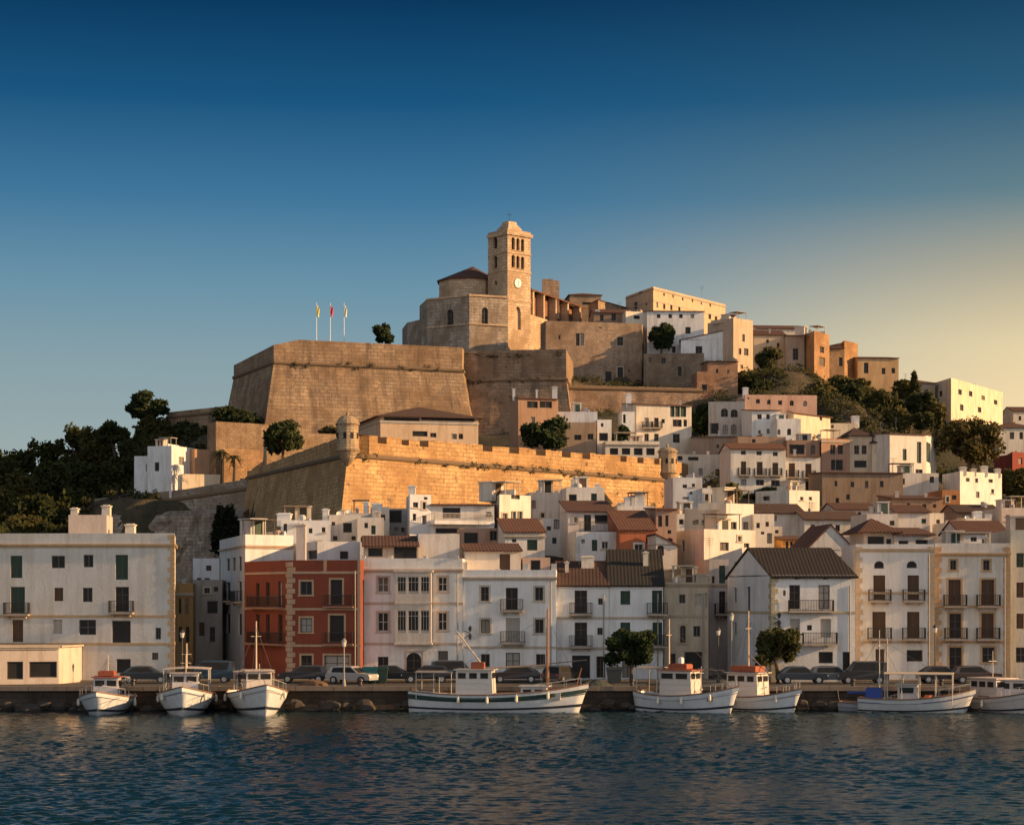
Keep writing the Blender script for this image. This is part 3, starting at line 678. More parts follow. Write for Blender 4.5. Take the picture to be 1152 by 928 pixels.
wall_grid(tw, frame(B_, D_), zb_, zt_, []); wall_grid(tw, frame(D_, C_), zb_, zt_, [])
tw.face([(*C_, zt_), (*A, zt_), (*B_, zt_), (*D_, zt_)], 0, [(0, 0), (1, 0), (1, 1), (0, 1)])
tower = tw.build('tower', CHST, T)
def belfry(fr_, h, k, parent):
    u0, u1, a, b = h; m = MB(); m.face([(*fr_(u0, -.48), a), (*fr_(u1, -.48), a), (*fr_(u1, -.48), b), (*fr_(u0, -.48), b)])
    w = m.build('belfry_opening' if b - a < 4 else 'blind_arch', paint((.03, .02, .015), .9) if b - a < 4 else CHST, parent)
    f = MB(); r = (u1 - u0) / 2; um = (u0 + u1) / 2; kz = 1.9 if 'p' in k else 1.
    for sg in (-1, 1):
        arc = [(um + sg * r * cos(q * pi / 12), b - r * kz + r * kz * sin(q * pi / 12)) for q in range(7)]
        for q in range(6):
            p = [(um + sg * r, b), arc[q], arc[q + 1]]; p = p if sg < 0 else p[::-1]
            f.face([(*fr_(c[0], -.005), c[1]) for c in p], 0, p)
    f.build('arch_head', CHST, w)
    if b - a < 4 and 'a' in k:
        f = MB(); f.fbox(fr_, u0 - .08, u1 + .08, .003, .1, a - .14, a - .003); f.build('sill', CHST, w)
for h, k in wr: belfry(frR, h, k, T)
for h, k in wl: belfry(frL, h, k, T)
for py, pr, hh in ((262, .35, .3), (283.5, .12, .14), (304, .12, .14), (337, .14, .16)):
    zz = Z(py, 412)
    for f_ in (frR, frL): cm = MB(); cm.fbox(f_, .004 if f_ is frR else 0, f_.L + (pr if f_ is frL else pr), .004, pr, zz - hh, zz + hh); cm.build('cornice', CHST, T)
cap = MB(); ctr = Vector(((A[0] + D_[0]) / 2, (A[1] + D_[1]) / 2)); q = [Vector(p) for p in (C_, A, B_, D_)]
def rg(k, z): return [(*(ctr + (p - ctr) * k), z) for p in q]
pr = [(1., zt_), (1., zt_ + .45), (.62, zt_ + .5), (.58, zt_ + 1.1), (.36, Z(248.5, 412)), (.33, Z(245.5, 412)), (.1, Z(245, 412))]
for i in range(len(pr) - 1):
    a, b = rg(*pr[i]), rg(*pr[i + 1])
    for k in range(4): j = (k + 1) % 4; cap.face([a[k], a[j], b[j], b[k]], 0, [(k * 3, pr[i][1]), (k * 3 + 3, pr[i][1]), (k * 3 + 3, pr[i + 1][1]), (k * 3, pr[i + 1][1])])
cap.face(rg(.1, Z(245, 412)))
cp = cap.build('tower_cap', CHST, T)
m = MB(); m.tube((ctr.x, ctr.y, Z(245.5, 412)), (ctr.x, ctr.y, Z(233, 412)), .05, .03, 5); zz = Z(237, 412); m.tube((ctr.x - .5, ctr.y, zz), (ctr.x + .5, ctr.y, zz), .04, n=4); m.build('cross', paint(IRON, .6), cp)
# clock
u = frR.hit(582.5); zz = Z(317, 412)
def disc(fr_, u, z, r, w0, w1, mat, name, par_, n=24):
    m = MB(); f0 = [(*fr_(u + r * cos(2 * pi * k / n), w1), z + r * sin(2 * pi * k / n)) for k in range(n)]; b0 = [(*fr_(u + r * cos(2 * pi * k / n), w0), z + r * sin(2 * pi * k / n)) for k in range(n)]
    m.face(f0)
    for k in range(n): j = (k + 1) % n; m.face([b0[k], b0[j], f0[j], f0[k]])
    return m.build(name, mat, par_)
rim = disc(frR, u, zz, 1.10, .003, .09, paint((.10, .07, .05), .6), 'clock_rim', T); disc(frR, u, zz, .93, .091, .12, paint((.78, .76, .70), .5), 'clock_face', rim)
m = MB()
for k in range(12):
    a = k * pi / 6; r0 = .74; m.tube((*frR(u + r0 * sin(a), .13), zz + r0 * cos(a)), (*frR(u + .88 * sin(a), .13), zz + .88 * cos(a)), .035, n=4)
m.build('hour_marks', paint((.02, .02, .02), .5), rim)
for a_, b_, r_ in ((.02, -.72, .05), (.1, .45, .06)): m = MB(); m.tube((*frR(u, .15), zz), (*frR(u + a_, .15), zz + b_), r_, n=4); m.build('clock_hand', paint((.02, .02, .02), .5), rim)
# lower blocks of the apse, around the drum
def poly_part(T, name, pts, z1, z0, mat, wins=(), par=.5, kind='flat'):
    P_ = [(X(p, Y), Y) for p, Y in pts]; m = MB(); hh = []
    for i in range(len(P_)):
        f_ = frame(P_[i], P_[(i + 1) % len(P_)]); hs_ = [(rect(f_, w[1:5]), w[5]) for w in wins if w[0] == i]
        wall_grid(m, f_, z0, z1, [h for h, k in hs_], dep=.35); hh += [(f_, h, k) for h, k in hs_]
    m.face([(*p, z1) for p in P_], 0, [p for p in P_]); o = m.build(name, mat, T)
    for f_, h, k in hh: opening(T, f_, h, k, .35, mat)
    return P_
Zc = lambda py: Z(py, 412)
poly_part(T, 'apse_chapel', [(472, 424), (480, 415), (528, 408.5), (571.5, 411.5), (572, 424), (500, 436)], Zc(334.5), Zc(402), ROUGHST, [(1, 503, 348, 510, 368, 'ap'), (2, 542, 346, 549, 367, 'ap')])
for a, b in (((480, 415), (528, 408.5)), ((528, 408.5), (571, 411.4))):
    f_ = frame((X(*a), a[1]), (X(*b), b[1])); 
    for py, h_ in ((335, .2), (367, .12)): m = MB(); m.fbox(f_, -.1, f_.L + .1, .003, .22, Zc(py) - h_, Zc(py) + h_); m.build('cornice', CHST, T)
poly_part(T, 'side_chapel', [(452.5, 434), (458, 424), (482, 416.5), (484, 440)], Zc(354), Zc(402), ROUGHST, [])
m = MB(); m.box(X(487.5, 424), X(492, 424), 424, 426, Zc(338), Zc(328)); m.build('chimney', CHST, T)
# drum and its tiled cone
cx_, cy_ = X(527, 424), 424.; r_ = 6.3; N = 10
m = MB(); m.lathe(cx_, cy_, [(r_, Z(348, 424)), (r_, Z(318, 424))], N, a0=.3); m.build('drum', CHST, T)
m = MB(); ap = (X(532, 424), 424, Z(300, 424))
rim_ = [(cx_ + (r_ + .5) * cos(.3 + 2 * pi * k / N), cy_ + (r_ + .5) * sin(.3 + 2 * pi * k / N), Z(317.5, 424)) for k in range(N)]
for k in range(N): slab(m, [rim_[k], rim_[(k + 1) % N], ap], .25)
m.build('drum_roof', tiles(TERR), T)
# nave running back to the right: podium, buttresses, brick recess, tiled roof
nA = (X(597, 417), 417); nB = (X(662, 446), 446); f_ = frame(nA, nB)
m = MB(); m.fbox(f_, 0, f_.L, -9, 0, Z(400, 417), Z(354, 417) - 0); m.build('nave_podium', CHST, T)
m = MB(); m.fbox(f_, 0, f_.L, -9, -1.6, Z(354, 417) + .002, Z(325, 417)); m.build('nave_wall', stone((.40, .18, .09), .5, .25, .3, .2), T)
for px in (600, 612, 625.5, 639, 652.5):
    uu = f_.hit(px); m = MB(); m.fbox(f_, uu - .28, uu + .45, -1.59, .02, Z(354, 417) + .004, Z(327, 417)); m.fbox(f_, uu - .45, uu + .62, -1.6, .2, Z(327, 417) + .002, Z(326, 417)+.1); m.build('buttress', CHST, T)
m = MB(); e0 = f_(0, .3); e1 = f_(f_.L, .3); g0 = f_(0, -6); g1 = f_(f_.L, -6); h0 = f_(0, -11); h1 = f_(f_.L, -11); ze = Z(325, 417); zr_ = Z(314, 417)
slab(m, [(*e0, ze), (*e1, ze), (*g1, zr_), (*g0, zr_)], .3); slab(m, [(*h1, ze), (*h0, ze), (*g0, zr_), (*g1, zr_)], .3)
m.build('nave_roof', tiles(TERRO), T)
m = MB(); m.face([(*f_(0, -1.6), ze - .3), (*f_(0, -11), ze - .3), (*g0, zr_ - .3)]); m.face([(*f_(f_.L, -11), ze - .3), (*f_(f_.L, -1.6), ze - .3), (*g1, zr_ - .3)]); m.build('gable', CHST, T)
m = MB(); m.box(X(610, 432), X(622, 432), 430, 434, Zc(345), Z(315.5, 432)); m.box(X(622.1, 432), X(629, 432), 430.5, 433.5, Zc(345), Z(317, 432)); m.build('lantern_block', CHST, T)
CP += [(X(500, 410), 405, Zc(392)), (X(580, 408), 407, Zc(396)), (X(640, 420), 420, Zc(380)), (X(470, 415), 412, Zc(390)), (X(540, 440), 445, Zc(380))]

def HB(*a, **k): k.setdefault('wear', .6); return H(*a, **k)
ST = lambda c=STONEB: stone(c, .6, .3, .5, .3)
H('curved pale stone building with a shadowed slit, right of the church nave', (641, 456), (676, 460), 331, 375, d=10, mat=ST(TAN), roof='hip', rh=1.0, tile=TERRO, wins=[(655, 340, 665, 343, 'o')], clutter=0, cat='building', name='building')
H('long low lit wall building with a sloping tiled roof left of the palace', (673, 424), (705, 436), 337, 375, d=8, L=(662, 436), mat=ST(TAN), roof='shed', rh=.8, tile=TERR, clutter=0, cat='building', name='building')
H('small stone house with a dark doorway just above the big stone palace', (668, 404), (708, 407), 351, 385, d=6, col=BROWN, roof='gable', rh=1.0, tile=TERR, wins=[(688, 353, 693, 361), (675, 354, 679, 361)], clutter=1, ch=[(672, 349, .9, 1)])
H('flat-roofed ochre house behind the stone palace beside the white house', (704, 400), (728, 402), 350, 385, L=(697, 408), d=7, col=CREAM, wins=[(713, 355, 720, 359, 'o')], clutter=2)
H('long palace with a golden lit side and small attic windows, highest on the ridge', (735, 426), (816, 452), 322.5, 375, L=(704, 440), d=14, mat=plaster((.60, .44, .28), .4), roof='flat', par=.4, corn=325,
  wins=[(746, 330, 748, 333), (756, 332, 758, 335), (767, 335, 769, 338), (778, 337, 780, 340), (788, 340, 790, 343), (798, 342, 800, 345), (738, 340, 740.5, 346), (746, 342, 748.5, 348), (754, 343, 756.5, 349), (763, 345, 765.5, 350), (797, 353, 800, 359), (804, 356, 807, 362), (810, 358, 812, 363), (718, 328, 723, 331), (713, 340, 717, 348), (726, 340, 728, 344)], bands=(338,), cat='palace', name='palace', clutter=0)
antenna(T, X(790, 445), 446, Z(333, 440), 3)
H('big windowed beige stone palace block right of the church tower', (614, 392), (722, 396), 361, 436, L=(608, 397), Rr=(726, 405), mat=stone((.44, .315, .22), .7, .35, .5, .35), roof='flat', par=.5,
  wins=[(648, 375, 652, 389), (652.6, 375, 657, 389), (694.5, 379, 701, 389, 'i'), (628.5, 377, 630.5, 382), (694.5, 413, 701, 426, 't'), (681, 418, 688, 430, 'o'), (707, 416, 709, 418), (674, 368, 677, 369.5)], cat='palace', name='palace', clutter=0, sink=3)
H('white house with four small attic windows behind a round tree', (728, 399), (792, 401), 349.5, 400, d=9, col=WHITE, roof='shed', rh=.7, tile=TERR, wins=[(739, 353.5, 743, 358), (752, 353.5, 756, 358), (764, 353.5, 768, 358), (777, 353.5, 781, 358), (771, 368, 777, 375.5), (756, 389.5, 760, 397, 'd')], clutter=0)
H('white and tan tower house lit on its right side, with a stepped white wing', (825, 390), (847, 394), 357.5, 424, L=(796, 398), d=8, col=(.60, .45, .32), roof='flat', wins=[(835, 376, 838, 384.5), (831, 392, 834, 399), (837, 392, 842, 400), (833, 410.5, 836, 415), (808, 384, 812, 393)], clutter=2)
H('low white wing with a brown door between the white house and the tower house', (766, 394), (822, 391), 382, 402, d=5, col=WHITE, roof='shedl', rh=2.0, tile=TERR, wins=[(782.5, 389.5, 790, 400, 'd')], clutter=0)
H('old stone retaining house wall with small dark windows under the white house', (724, 388), (792, 385), 398, 440, d=8, mat=stone((.33, .25, .18), .6, .3, .7, .6), wins=[(730, 402, 733, 408), (744, 402.5, 749, 409), (762.5, 412, 767, 423, 'o')], clutter=0, cat='building', name='building')
H('small orange stone house under the tan tower house', (796, 376), (830, 380), 406, 448, d=7, mat=stone((.50, .30, .19), .6, .3, .4, .3), roof='shed', rh=.3, tile=TERRD, wins=[(805.5, 415, 808, 420), (818, 416, 820.5, 420), (789.5, 432, 796, 439)], clutter=0)
H('low orange stone step attached left of the small orange stone house', (784, 375), (796, 376), 418, 446, d=6, mat=stone((.50, .30, .19), .6, .3, .4, .3), wins=[(789.5, 432.5, 795.5, 439, 'o')], clutter=0)
H('cream lit house with a tiled roof behind the pine right of the tower house', (848, 408), (884, 414), 376, 432, d=9, col=(.66, .52, .36), roof='gable', rh=1.4, tile=TERR, wins=[(862, 382, 865, 386), (874, 386, 877, 391)], clutter=1)
H('small gabled house on the skyline above the cream house', (852, 424), (905, 430), 369, 400, d=8, col=CREAM, roof='gable', rh=1.1, tile=TERR, wins=[(858, 372, 863, 375)], clutter=1)
H('dim tan house with one tall window left of the orange tower houses', (884, 402), (905, 400), 377, 430, d=9, col=(.45, .34, .25), roof='shed', rh=.8, tile=TERRO, wins=[(892, 392, 898, 405)], clutter=0)
H('tallest orange tower house, dark on its left side', (916, 396), (933, 402), 372, 436, L=(903, 404), d=8, mat=stone((.52, .30, .15), .6, .3, .3, .3), wins=[(922.5, 390, 927, 397), (921.5, 402, 928, 412)], clutter=1)
H('middle orange house with one long window between two towers', (933, 403), (950, 408), 391, 436, d=8, mat=stone((.55, .35, .19), .6, .3, .3, .3), roof='shed', rh=1.5, tile=TERR, wins=[(944, 402, 948, 412)], clutter=0)
H('plain square orange tower right of the long-windowed house', (950, 407), (965, 412), 383, 436, L=(946, 411), d=7, mat=stone((.52, .30, .14), .6, .3, .3, .3), roof='flat', wins=[], clutter=0)
H('orange house with a sloping tiled roof last in the ochre row', (965, 408), (1011, 422), 402, 450, d=9, mat=plaster((.58, .38, .2), .7), roof='shed', rh=1.2, tile=TERR, wins=[(992, 414, 996, 421), (1003, 414, 1007, 420), (972, 408, 977, 420)], clutter=0)
H('big bright cream apartment block on the far right ridge', (1070, 392), (1128, 420), 425, 480, L=(1050, 402), d=14, col=(.74, .64, .48), roof='flat', wins=[(1078, 438, 1082, 444), (1090, 440, 1094, 446), (1104, 445, 1108, 450), (1118, 450, 1122, 455), (1080, 455, 1084, 462), (1100, 458, 1104, 464), (1056, 440, 1060, 446)], clutter=3, cat='building', name='apartment_building')
H('dim brown house between pines left of the bright cream apartment block', (1018, 398), (1052, 401), 430, 475, d=9, col=(.42, .33, .24), roof='hip', rh=1.0, tile=TERR, wins=[(1026, 438, 1030, 445), (1040, 438, 1044, 446)], clutter=2)
H('tiny ochre house low among the ridge pines', (1020, 385), (1046, 388), 470, 490, d=6, col=OCHRE, wins=[(1026, 474, 1030, 480), (1036, 474, 1040, 480)], clutter=0)
H('white house with a brown roof at the right edge under the far hill', (1124, 372), (1165, 380), 480, 520, d=9, col=CREAM, roof='hip', rh=1.2, tile=TERR, wins=[(1136, 486, 1141, 494), (1147, 486, 1151, 494)], clutter=1)
H('dark red house at the right edge behind the big tree', (1139, 330), (1170, 335), 508, 560, L=(1132, 338), d=9, col=(.25, .05, .03), roof='flat', wins=[(1146, 515, 1150, 522)], clutter=0)
H('distant pale house on the right skyline', (1140, 430), (1170, 436), 462, 480, d=8, col=CREAM, roof='gable', rh=1.2, tile=TERR, wins=[(1146, 468, 1149, 473)], clutter=0)

# -- middle terraces
H('low beige building with a wide brown hipped roof in front of the great bastion', (428, 286), (538, 290), 467, 512, L=(404, 300), d=12, col=(.62, .46, .32), roof='hip', rh=1.9, tile=(.10, .05, .032), ov=.7, corn=474,
  wins=[(432, 469.5, 472, 473.4, 'o'), (474, 469.5, 534, 473.4, 'o'), (464, 485, 481, 491, 'o'), (484, 487, 491, 492), (508, 488, 514, 494), (516, 488, 521, 494)], trimc=(.6, .55, .48), clutter=0, cat='building', name='building', sink=4)
H('three storey brown house with a wide upper window band and a tiled roof', (583, 318), (628, 320), 447, 500, L=(573, 324), d=9, col=(.44, .27, .17), roof='shed', rh=.8, tile=TERRO, wins=[(593, 451.5, 605, 459), (607, 451.5, 621, 459), (597, 469, 602, 476)], ch=[(578, 437, .4), (604, 438, .35), (624, 435, .8)], clutter=0)
H('white roof terrace box over a brown ground floor behind the rampart', (628, 322), (672, 323), 463, 500, d=7, col=(.70, .70, .72), wins=[(645, 489, 654, 495, 'o'), (661, 488, 667.5, 494)], clutter=2)
H('brown ground floor building with two small square windows under the white terrace box', (628.5, 316), (671, 317), 475, 505, d=5, col=(.42, .29, .19), wins=[(646, 489, 654, 495), (661, 488, 667.5, 494.5)], clutter=0)
H('small white cube house right of the brown ground floor building', (672, 318), (688, 319), 472, 505, d=6, col=WHITE, wins=[(676, 476, 679, 480), (674, 487, 684, 496, 'o')], clutter=0)
H('low white building with four large dark windows just behind the rampart', (681, 314), (742, 316), 496, 520, d=6, col=CREAM, corn=500, wins=[(686, 504, 695.5, 511.5, 'o'), (699.5, 504, 709, 511.5, 'o'), (713, 504, 723, 512, 'o'), (727, 504, 736.5, 512, 'o')], clutter=1)
H('cream three storey house with a green glazed loggia on top', (716, 328), (778, 331), 454, 505, L=(700, 333), d=9, col=(.69, .62, .52), roof='shed', rh=.5, tile=TERRO, wins=[(725, 470, 730, 481, 'b'), (736, 470, 741, 481, 'b'), (744, 471.5, 748, 476), (754, 457, 759, 469, 'g'), (759.6, 457, 765, 469, 'g'), (765.6, 457, 772, 469, 'g'), (757, 472, 767, 480), (769, 472, 773, 480), (725, 488, 730, 498), (736, 488, 741, 498), (757, 488, 765, 498)], clutter=2, ch=[(707, 443, .9, 4)])
H('small white vaulted annex left of the loggia house', (700, 326), (714, 328), 463, 500, d=5, col=WHITE, wins=[(701, 466, 704, 476, 'o')], clutter=0)
H('long white terrace house with a thin dark canopy right of the shaded turret', (761, 316), (822, 318), 511, 552, d=7, col=(.70, .60, .48), wins=[(762.5, 513, 768, 518, 'o'), (774, 514, 786, 518, 'o'), (768, 525, 774, 533), (786, 527, 790.5, 534.5), (805, 527.5, 809.5, 535.5), (819, 523, 822, 527)], clutter=2)
H('bare blue-grey house wall with a few tiny openings right of the rampart end', (757, 268), (790, 281), 537, 580, Rr=(815, 270) if False else None, d=7, col=(.60, .58, .60), wins=[(768, 545, 773, 549), (768, 559, 775, 561.5), (776, 553, 779, 556)], clutter=1)
H('small cream roof terrace block right of the blue-grey wall', (790, 268), (814, 270), 549, 585, d=6, col=CREAM, wins=[(800, 556, 809, 566, 'o')], clutter=1)
H('grey house with arched windows on two floors beside dark shrubs', (797, 336), (838, 330), 452, 500, d=8, col=(.52, .47, .42), wins=[(811, 459.5, 819, 469, 'a'), (822, 460.5, 830, 469.5, 'a'), (799, 476, 808.5, 488, 'o'), (813, 478, 819, 488.5, 'a'), (822.5, 477.5, 828.5, 488.5, 'a'), (835, 462, 837, 470), (835, 478, 837.5, 489)], clutter=0)
H('long pink house with five small arched windows above white roofs', (838, 336), (919, 340), 444, 475, d=7, col=(.66, .42, .31), wins=[(841, 447, 843, 449), (850.5, 449, 855, 454), (863, 449.5, 867, 455, 'a'), (875.5, 450.5, 880, 455.5), (888.5, 450.5, 893, 456.5, 'a'), (903.5, 451, 908, 457, 'a')], clutter=0, ch=[(838.5, 436, .9, 1)])
H('white cubic house with a short tiled roof under the long pink house', (846, 325), (878, 327), 461, 500, d=8, col=WHITE, roof='shed', rh=.8, tile=TERRO, wins=[(852, 466, 857, 471.5), (862, 466, 866, 471.5), (853, 484, 856, 488), (862.5, 482.5, 866, 488)], clutter=0)
H('white terrace wing with arched openings right of the white cubic house', (874, 321), (901, 323), 471, 500, d=6, col=WHITE, wins=[(874.5, 483, 878, 489, 'a'), (885.5, 482, 890, 489.5, 'a')], clutter=1)
H('cream lit house with a sloping tiled roof at the end of the white terrace', (893, 330), (934, 338), 464, 500, L=(886, 334), d=7, col=(.74, .62, .47), roof='shed', rh=.7, tile=TERRO, wins=[(922, 468, 925, 473)], clutter=0)
H('low white lit wall house with a pointed chimney among pines', (934, 338), (965, 340), 476, 500, d=6, col=(.74, .62, .47), wins=[(935, 478, 938, 481.5)], clutter=0, ch=[(962, 468, 1.2, 2)])
H('white three storey house with three tall shuttered windows and a straight tiled eave', (822, 283), (884, 286), 504, 566, d=8, col=(.71, .63, .51), roof='gable', rh=1.0, tile=TERRO, wins=[(833.5, 507, 839, 511.5), (851, 507.5, 857, 512), (869.5, 508.5, 875, 513), (833.5, 519, 839.5, 534, 'sb'), (851.5, 519.5, 858, 534.5, 'sb'), (869, 520.5, 875.5, 534.5, 'sb'), (833.5, 539, 839.5, 546), (850.5, 539.5, 859.5, 546), (867.5, 540, 877.5, 547)], clutter=0)
H('lower white house with two tall shuttered windows beside the three storey one', (884, 286), (923, 288), 513, 566, d=8, col=(.68, .61, .52), roof='shed', rh=.5, tile=TERRO, wins=[(887.5, 521, 894.5, 536.5, 'sb'), (906, 521.5, 913, 537, 'sb'), (887.5, 541, 896.5, 551, 'o'), (906, 541, 915, 553, 'o')], clutter=1)
H('reddish house with a dark terrace opening behind the two white shuttered houses', (885, 309), (922, 310), 495, 530, d=7, col=(.36, .22, .15), wins=[(888, 500, 905, 511, 'o'), (912, 501, 917, 511, 'a')], clutter=2)
H('brown terrace house filling the step above the long tiled eave', (830, 311), (884, 313), 491, 520, d=6, col=(.40, .27, .19), clutter=1, wins=[(846, 494, 850, 498)])
H('grey roofed shed terrace left of the brown terrace house', (778, 326), (845, 318), 491, 515, d=6, col=(.30, .22, .17), roof='shed', rh=.3, tile=(.1, .08, .06), clutter=1, wins=[(806, 500, 809, 504)])
H('pinkish brown house with paired windows over a dark garage', (924, 309), (956, 311), 493, 545, L=(920, 316), d=8, col=(.42, .25, .17), corn=496, wins=[(934, 500.5, 940, 511), (942.5, 500.5, 948.5, 511), (935, 517, 948.5, 529, 'o')], clutter=1)
H('cream narrow house with paired windows and a dark tiled roof', (956, 311), (981, 313), 489, 545, d=8, col=(.58, .46, .34), roof='hip', rh=1.4, tile=TERRD, wins=[(961, 501, 966.5, 511), (969.5, 501, 975, 511), (961, 518, 975, 526, 'o')], clutter=1)
H('narrow white house with two small windows and a pyramid roof', (981, 311), (1001, 314), 497, 545, d=7, col=(.72, .62, .48), roof='hip', rh=1.3, tile=TERRD, wins=[(985, 503, 989, 511), (992, 503, 996, 511)], clutter=1)
H('brown stone house with tiny windows under the pinkish house', (925, 276), (1016, 282), 531, 580, d=8, mat=plaster((.28, .20, .14), .9), roof='shed', rh=.4, tile=TERR, wins=[(939, 541, 942, 547), (957, 542, 961, 548), (973, 541, 977, 549), (990, 541, 994, 548), (952, 556, 956, 562), (940, 560, 944, 570, 'o')], clutter=1)
H('tall white house with green shutters and a lit gable at the right', (1001, 308), (1042, 311), 487, 560, Rr=(1053, 321), d=9, col=(.76, .70, .62), roof='shed', rh=.6, tile=TERR, wins=[(1015.5, 505, 1020, 518, 'g'), (1031.5, 497, 1036.5, 521, 'g'), (1041.6, 498, 1047, 520, 'g'), (1030, 528, 1038, 537), (1037, 540, 1045, 550)], clutter=1)
H('low cream house in front of the tall white house with green shutters', (1000, 286), (1056, 289), 532, 570, d=6, col=(.56, .47, .38), wins=[(1013, 538, 1018, 545), (1046, 536, 1051, 543)], clutter=2)
H('white lit house with tall pilasters like battlements', (1080, 282), (1127, 288), 530, 580, L=(1060, 290), d=9, col=(.78, .70, .58), wins=[(1097, 538, 1100.5, 543), (1112, 539, 1117, 543), (1098, 553, 1102, 560)], clutter=0, ch=[(1083, 525, .9, .5, CREAM), (1095, 527, .7, .5, CREAM), (1107, 524, .9, .5, CREAM), (1122, 527, .8, .5, CREAM)])
H('terracotta brick house left of the pilastered white house', (1060, 272), (1080, 275), 551, 590, d=7, col=(.46, .20, .08), wins=[(1071, 557, 1076, 562)], clutter=0)

tw_ = NT('dry_weeds'); tw_.col((.05, .045, .02)); tw_.rough(.9)
o = wd.build('wall_weeds', tw_.mat); tag(o, 'tufts of dry weeds rooted in the joints of the fortress walls', 'weeds', kind='stuff')
# ================================================================== rooftops between the rampart and the harbour row
H('tall narrow white stair block with a chimney, left of the balcony house', (461, 205), (485, 206), 556, 615, L=(457, 212), d=5, col=(.66, .66, .70), wins=[(477, 559, 481, 562)], ch=[(463.5, 546, .7, .6)], clutter=0)
T = H('white house with a long railed upper balcony and a thin tiled roof', (485, 206), (556, 208), 567, 620, d=8, col=(.70, .64, .57), roof='shed', rh=.4, tile=TERR,
  wins=[(498, 571, 518, 583, 'o'), (522, 599, 538, 610, 'o'), (490, 594, 518, 600, 'o')], clutter=0)
f_ = frame((X(484, 206), 206), (X(551, 208), 208)); m = MB(); m.fbox(f_, 0, f_.L, .004, 1.6, Z(590, 206), Z(586, 206)); b = m.build('balcony', plaster(WHITE), T); railing(b, f_, .1, f_.L - .1, 1.5, Z(586, 206), .75, c=(.6, .56, .5))
H('small brick-fronted terrace room under the long balcony', (517, 200), (560, 201), 594, 625, d=4, col=(.42, .27, .2), wins=[(522, 599, 538, 612, 'o'), (551, 597, 561, 608)], clutter=1)
H('cream lit block with a window pair and a curled parapet above the tiled lean-to', (562, 208), (597, 211), 556, 610, L=(554, 216), d=6, col=(.74, .62, .46), wins=[(575, 556.8, 585, 561.5), (575, 575, 581, 584, 'f'), (582, 575, 588, 584, 'f')], clutter=2)
H('white house with a grey shuttered window and a low brown tiled roof', (568, 192), (613, 194), 597, 660, d=8, col=(.72, .64, .55), roof='shed', rh=1.5, tile=TERRO, corn=603, wins=[(593, 607, 604.5, 619, 'g'), (576, 606, 581, 610)], clutter=0)
H('derelict peeling grey and white house in front of the rampart', (595, 216), (638, 217), 554, 620, d=6, col=(.50, .44, .39), wear=1.0, wins=[(623, 583, 629.5, 595), (612, 600, 634, 606, 'o')], clutter=2)
H('narrow white annex with one window right of the derelict house', (612, 206), (636, 207), 583, 630, d=5, col=(.62, .57, .52), wins=[(623, 584, 629.5, 595)], clutter=0)
H('white upper block with two blue-grey windows in front of the rampart', (637, 212), (680, 214), 548, 610, d=6, col=(.68, .62, .55), wins=[(640, 556, 649, 566, 'o'), (665, 555, 671.5, 566, 'g')], clutter=2, ch=[(672, 544, .5, 2)])
H('white house with a red tiled roof above a railed terrace left of the orange house', (639, 200), (692, 202), 574, 650, d=7, col=(.66, .53, .45), roof='shed', rh=1.3, tile=TERR, wins=[(657, 579, 665, 598, 'd'), (669, 579, 684, 589, 'o')], clutter=0)
T = H('lower white terrace front with one small and one twin window, left of the orange house', (648, 193), (697, 194), 598, 650, d=5.5, col=(.66, .64, .62), wins=[(654, 606.5, 658, 611), (677, 609, 684.5, 617.5, 'fi')], clutter=0, par=.3)
f_ = frame((X(651, 193), 193), (X(695, 194), 194)); railing(T, f_, 0.1, f_.L - .1, -.15, Z(598, 193), .95, sides=False)
H('bright orange house with a white-framed double window', (697, 191), (738, 193), 595, 655, d=8, col=ORANGE, roof='shed', rh=2.1, tile=TERRO, trimc=(.7, .68, .64), wins=[(714, 612, 723.5, 624.5, 'ft'), (699, 626, 706, 630, 'o')], clutter=0, ov=.2)
H('white stepped chimney block rising between the tiled roofs behind the orange house', (695, 204), (736, 206), 569, 620, d=5, col=(.72, .66, .57), wins=[(712, 575, 717, 580, 'o')], ch=[(708, 559, 1.0, 2), (719, 553, .9, 2)], clutter=1)
H('narrow stone house with paired tall windows right of the orange house', (738, 196), (761, 198), 572, 650, d=7, mat=plaster((.42, .31, .23), .9), roof='shed', rh=.4, tile=TERRO, wins=[(740.5, 580, 745, 592.5), (748.5, 579.5, 752, 592), (750, 605, 757, 617, 'ao')], clutter=1)
H('white wall house with a dark arched doorway below the narrow stone house', (738, 186), (762, 187), 612, 655, d=5, col=(.72, .62, .52), roof='shedr', rh=1.0, tile=TERR, wins=[(739.5, 613, 747, 625, 'ad')], clutter=0)
H('large pinkish cream house whose plain left wall faces the alley', (792, 196), (850, 200), 595, 700, L=(760, 203), d=9, col=(.70, .58, .47), wins=[(810, 610, 820, 619.5), (767, 608, 770, 620, 'g'), (837, 611, 843, 616)], clutter=1, par=.4)
T = H('white upper house block with two dark windows above the pinkish cream house', (817, 206), (848, 208), 566, 620, L=(770, 222), d=7, col=(.73, .64, .52), wins=[(821, 587, 829, 595.5), (836, 587, 842.5, 595.5), (799, 582, 805, 594), (779, 585, 786, 590), (789, 585, 792, 591)], clutter=2)
H('small lit cream annex right of the white upper block', (848, 207), (871, 209), 578, 625, d=6, col=(.75, .63, .46), wins=[(851, 588, 855, 594), (856, 598, 860, 601)], clutter=1)
H('low white terrace with clutter left of the white upper block', (758, 226), (800, 228), 578, 620, d=6, col=(.66, .58, .48), clutter=2, wins=[(764, 584, 769, 590, 'o')])
H('lit cream terrace wall house with small dark opening below the shuttered houses', (888, 262), (922, 265), 551, 590, L=(850, 266), d=5, col=(.75, .63, .47), wins=[(858, 558, 866, 563, 'o')], clutter=2)
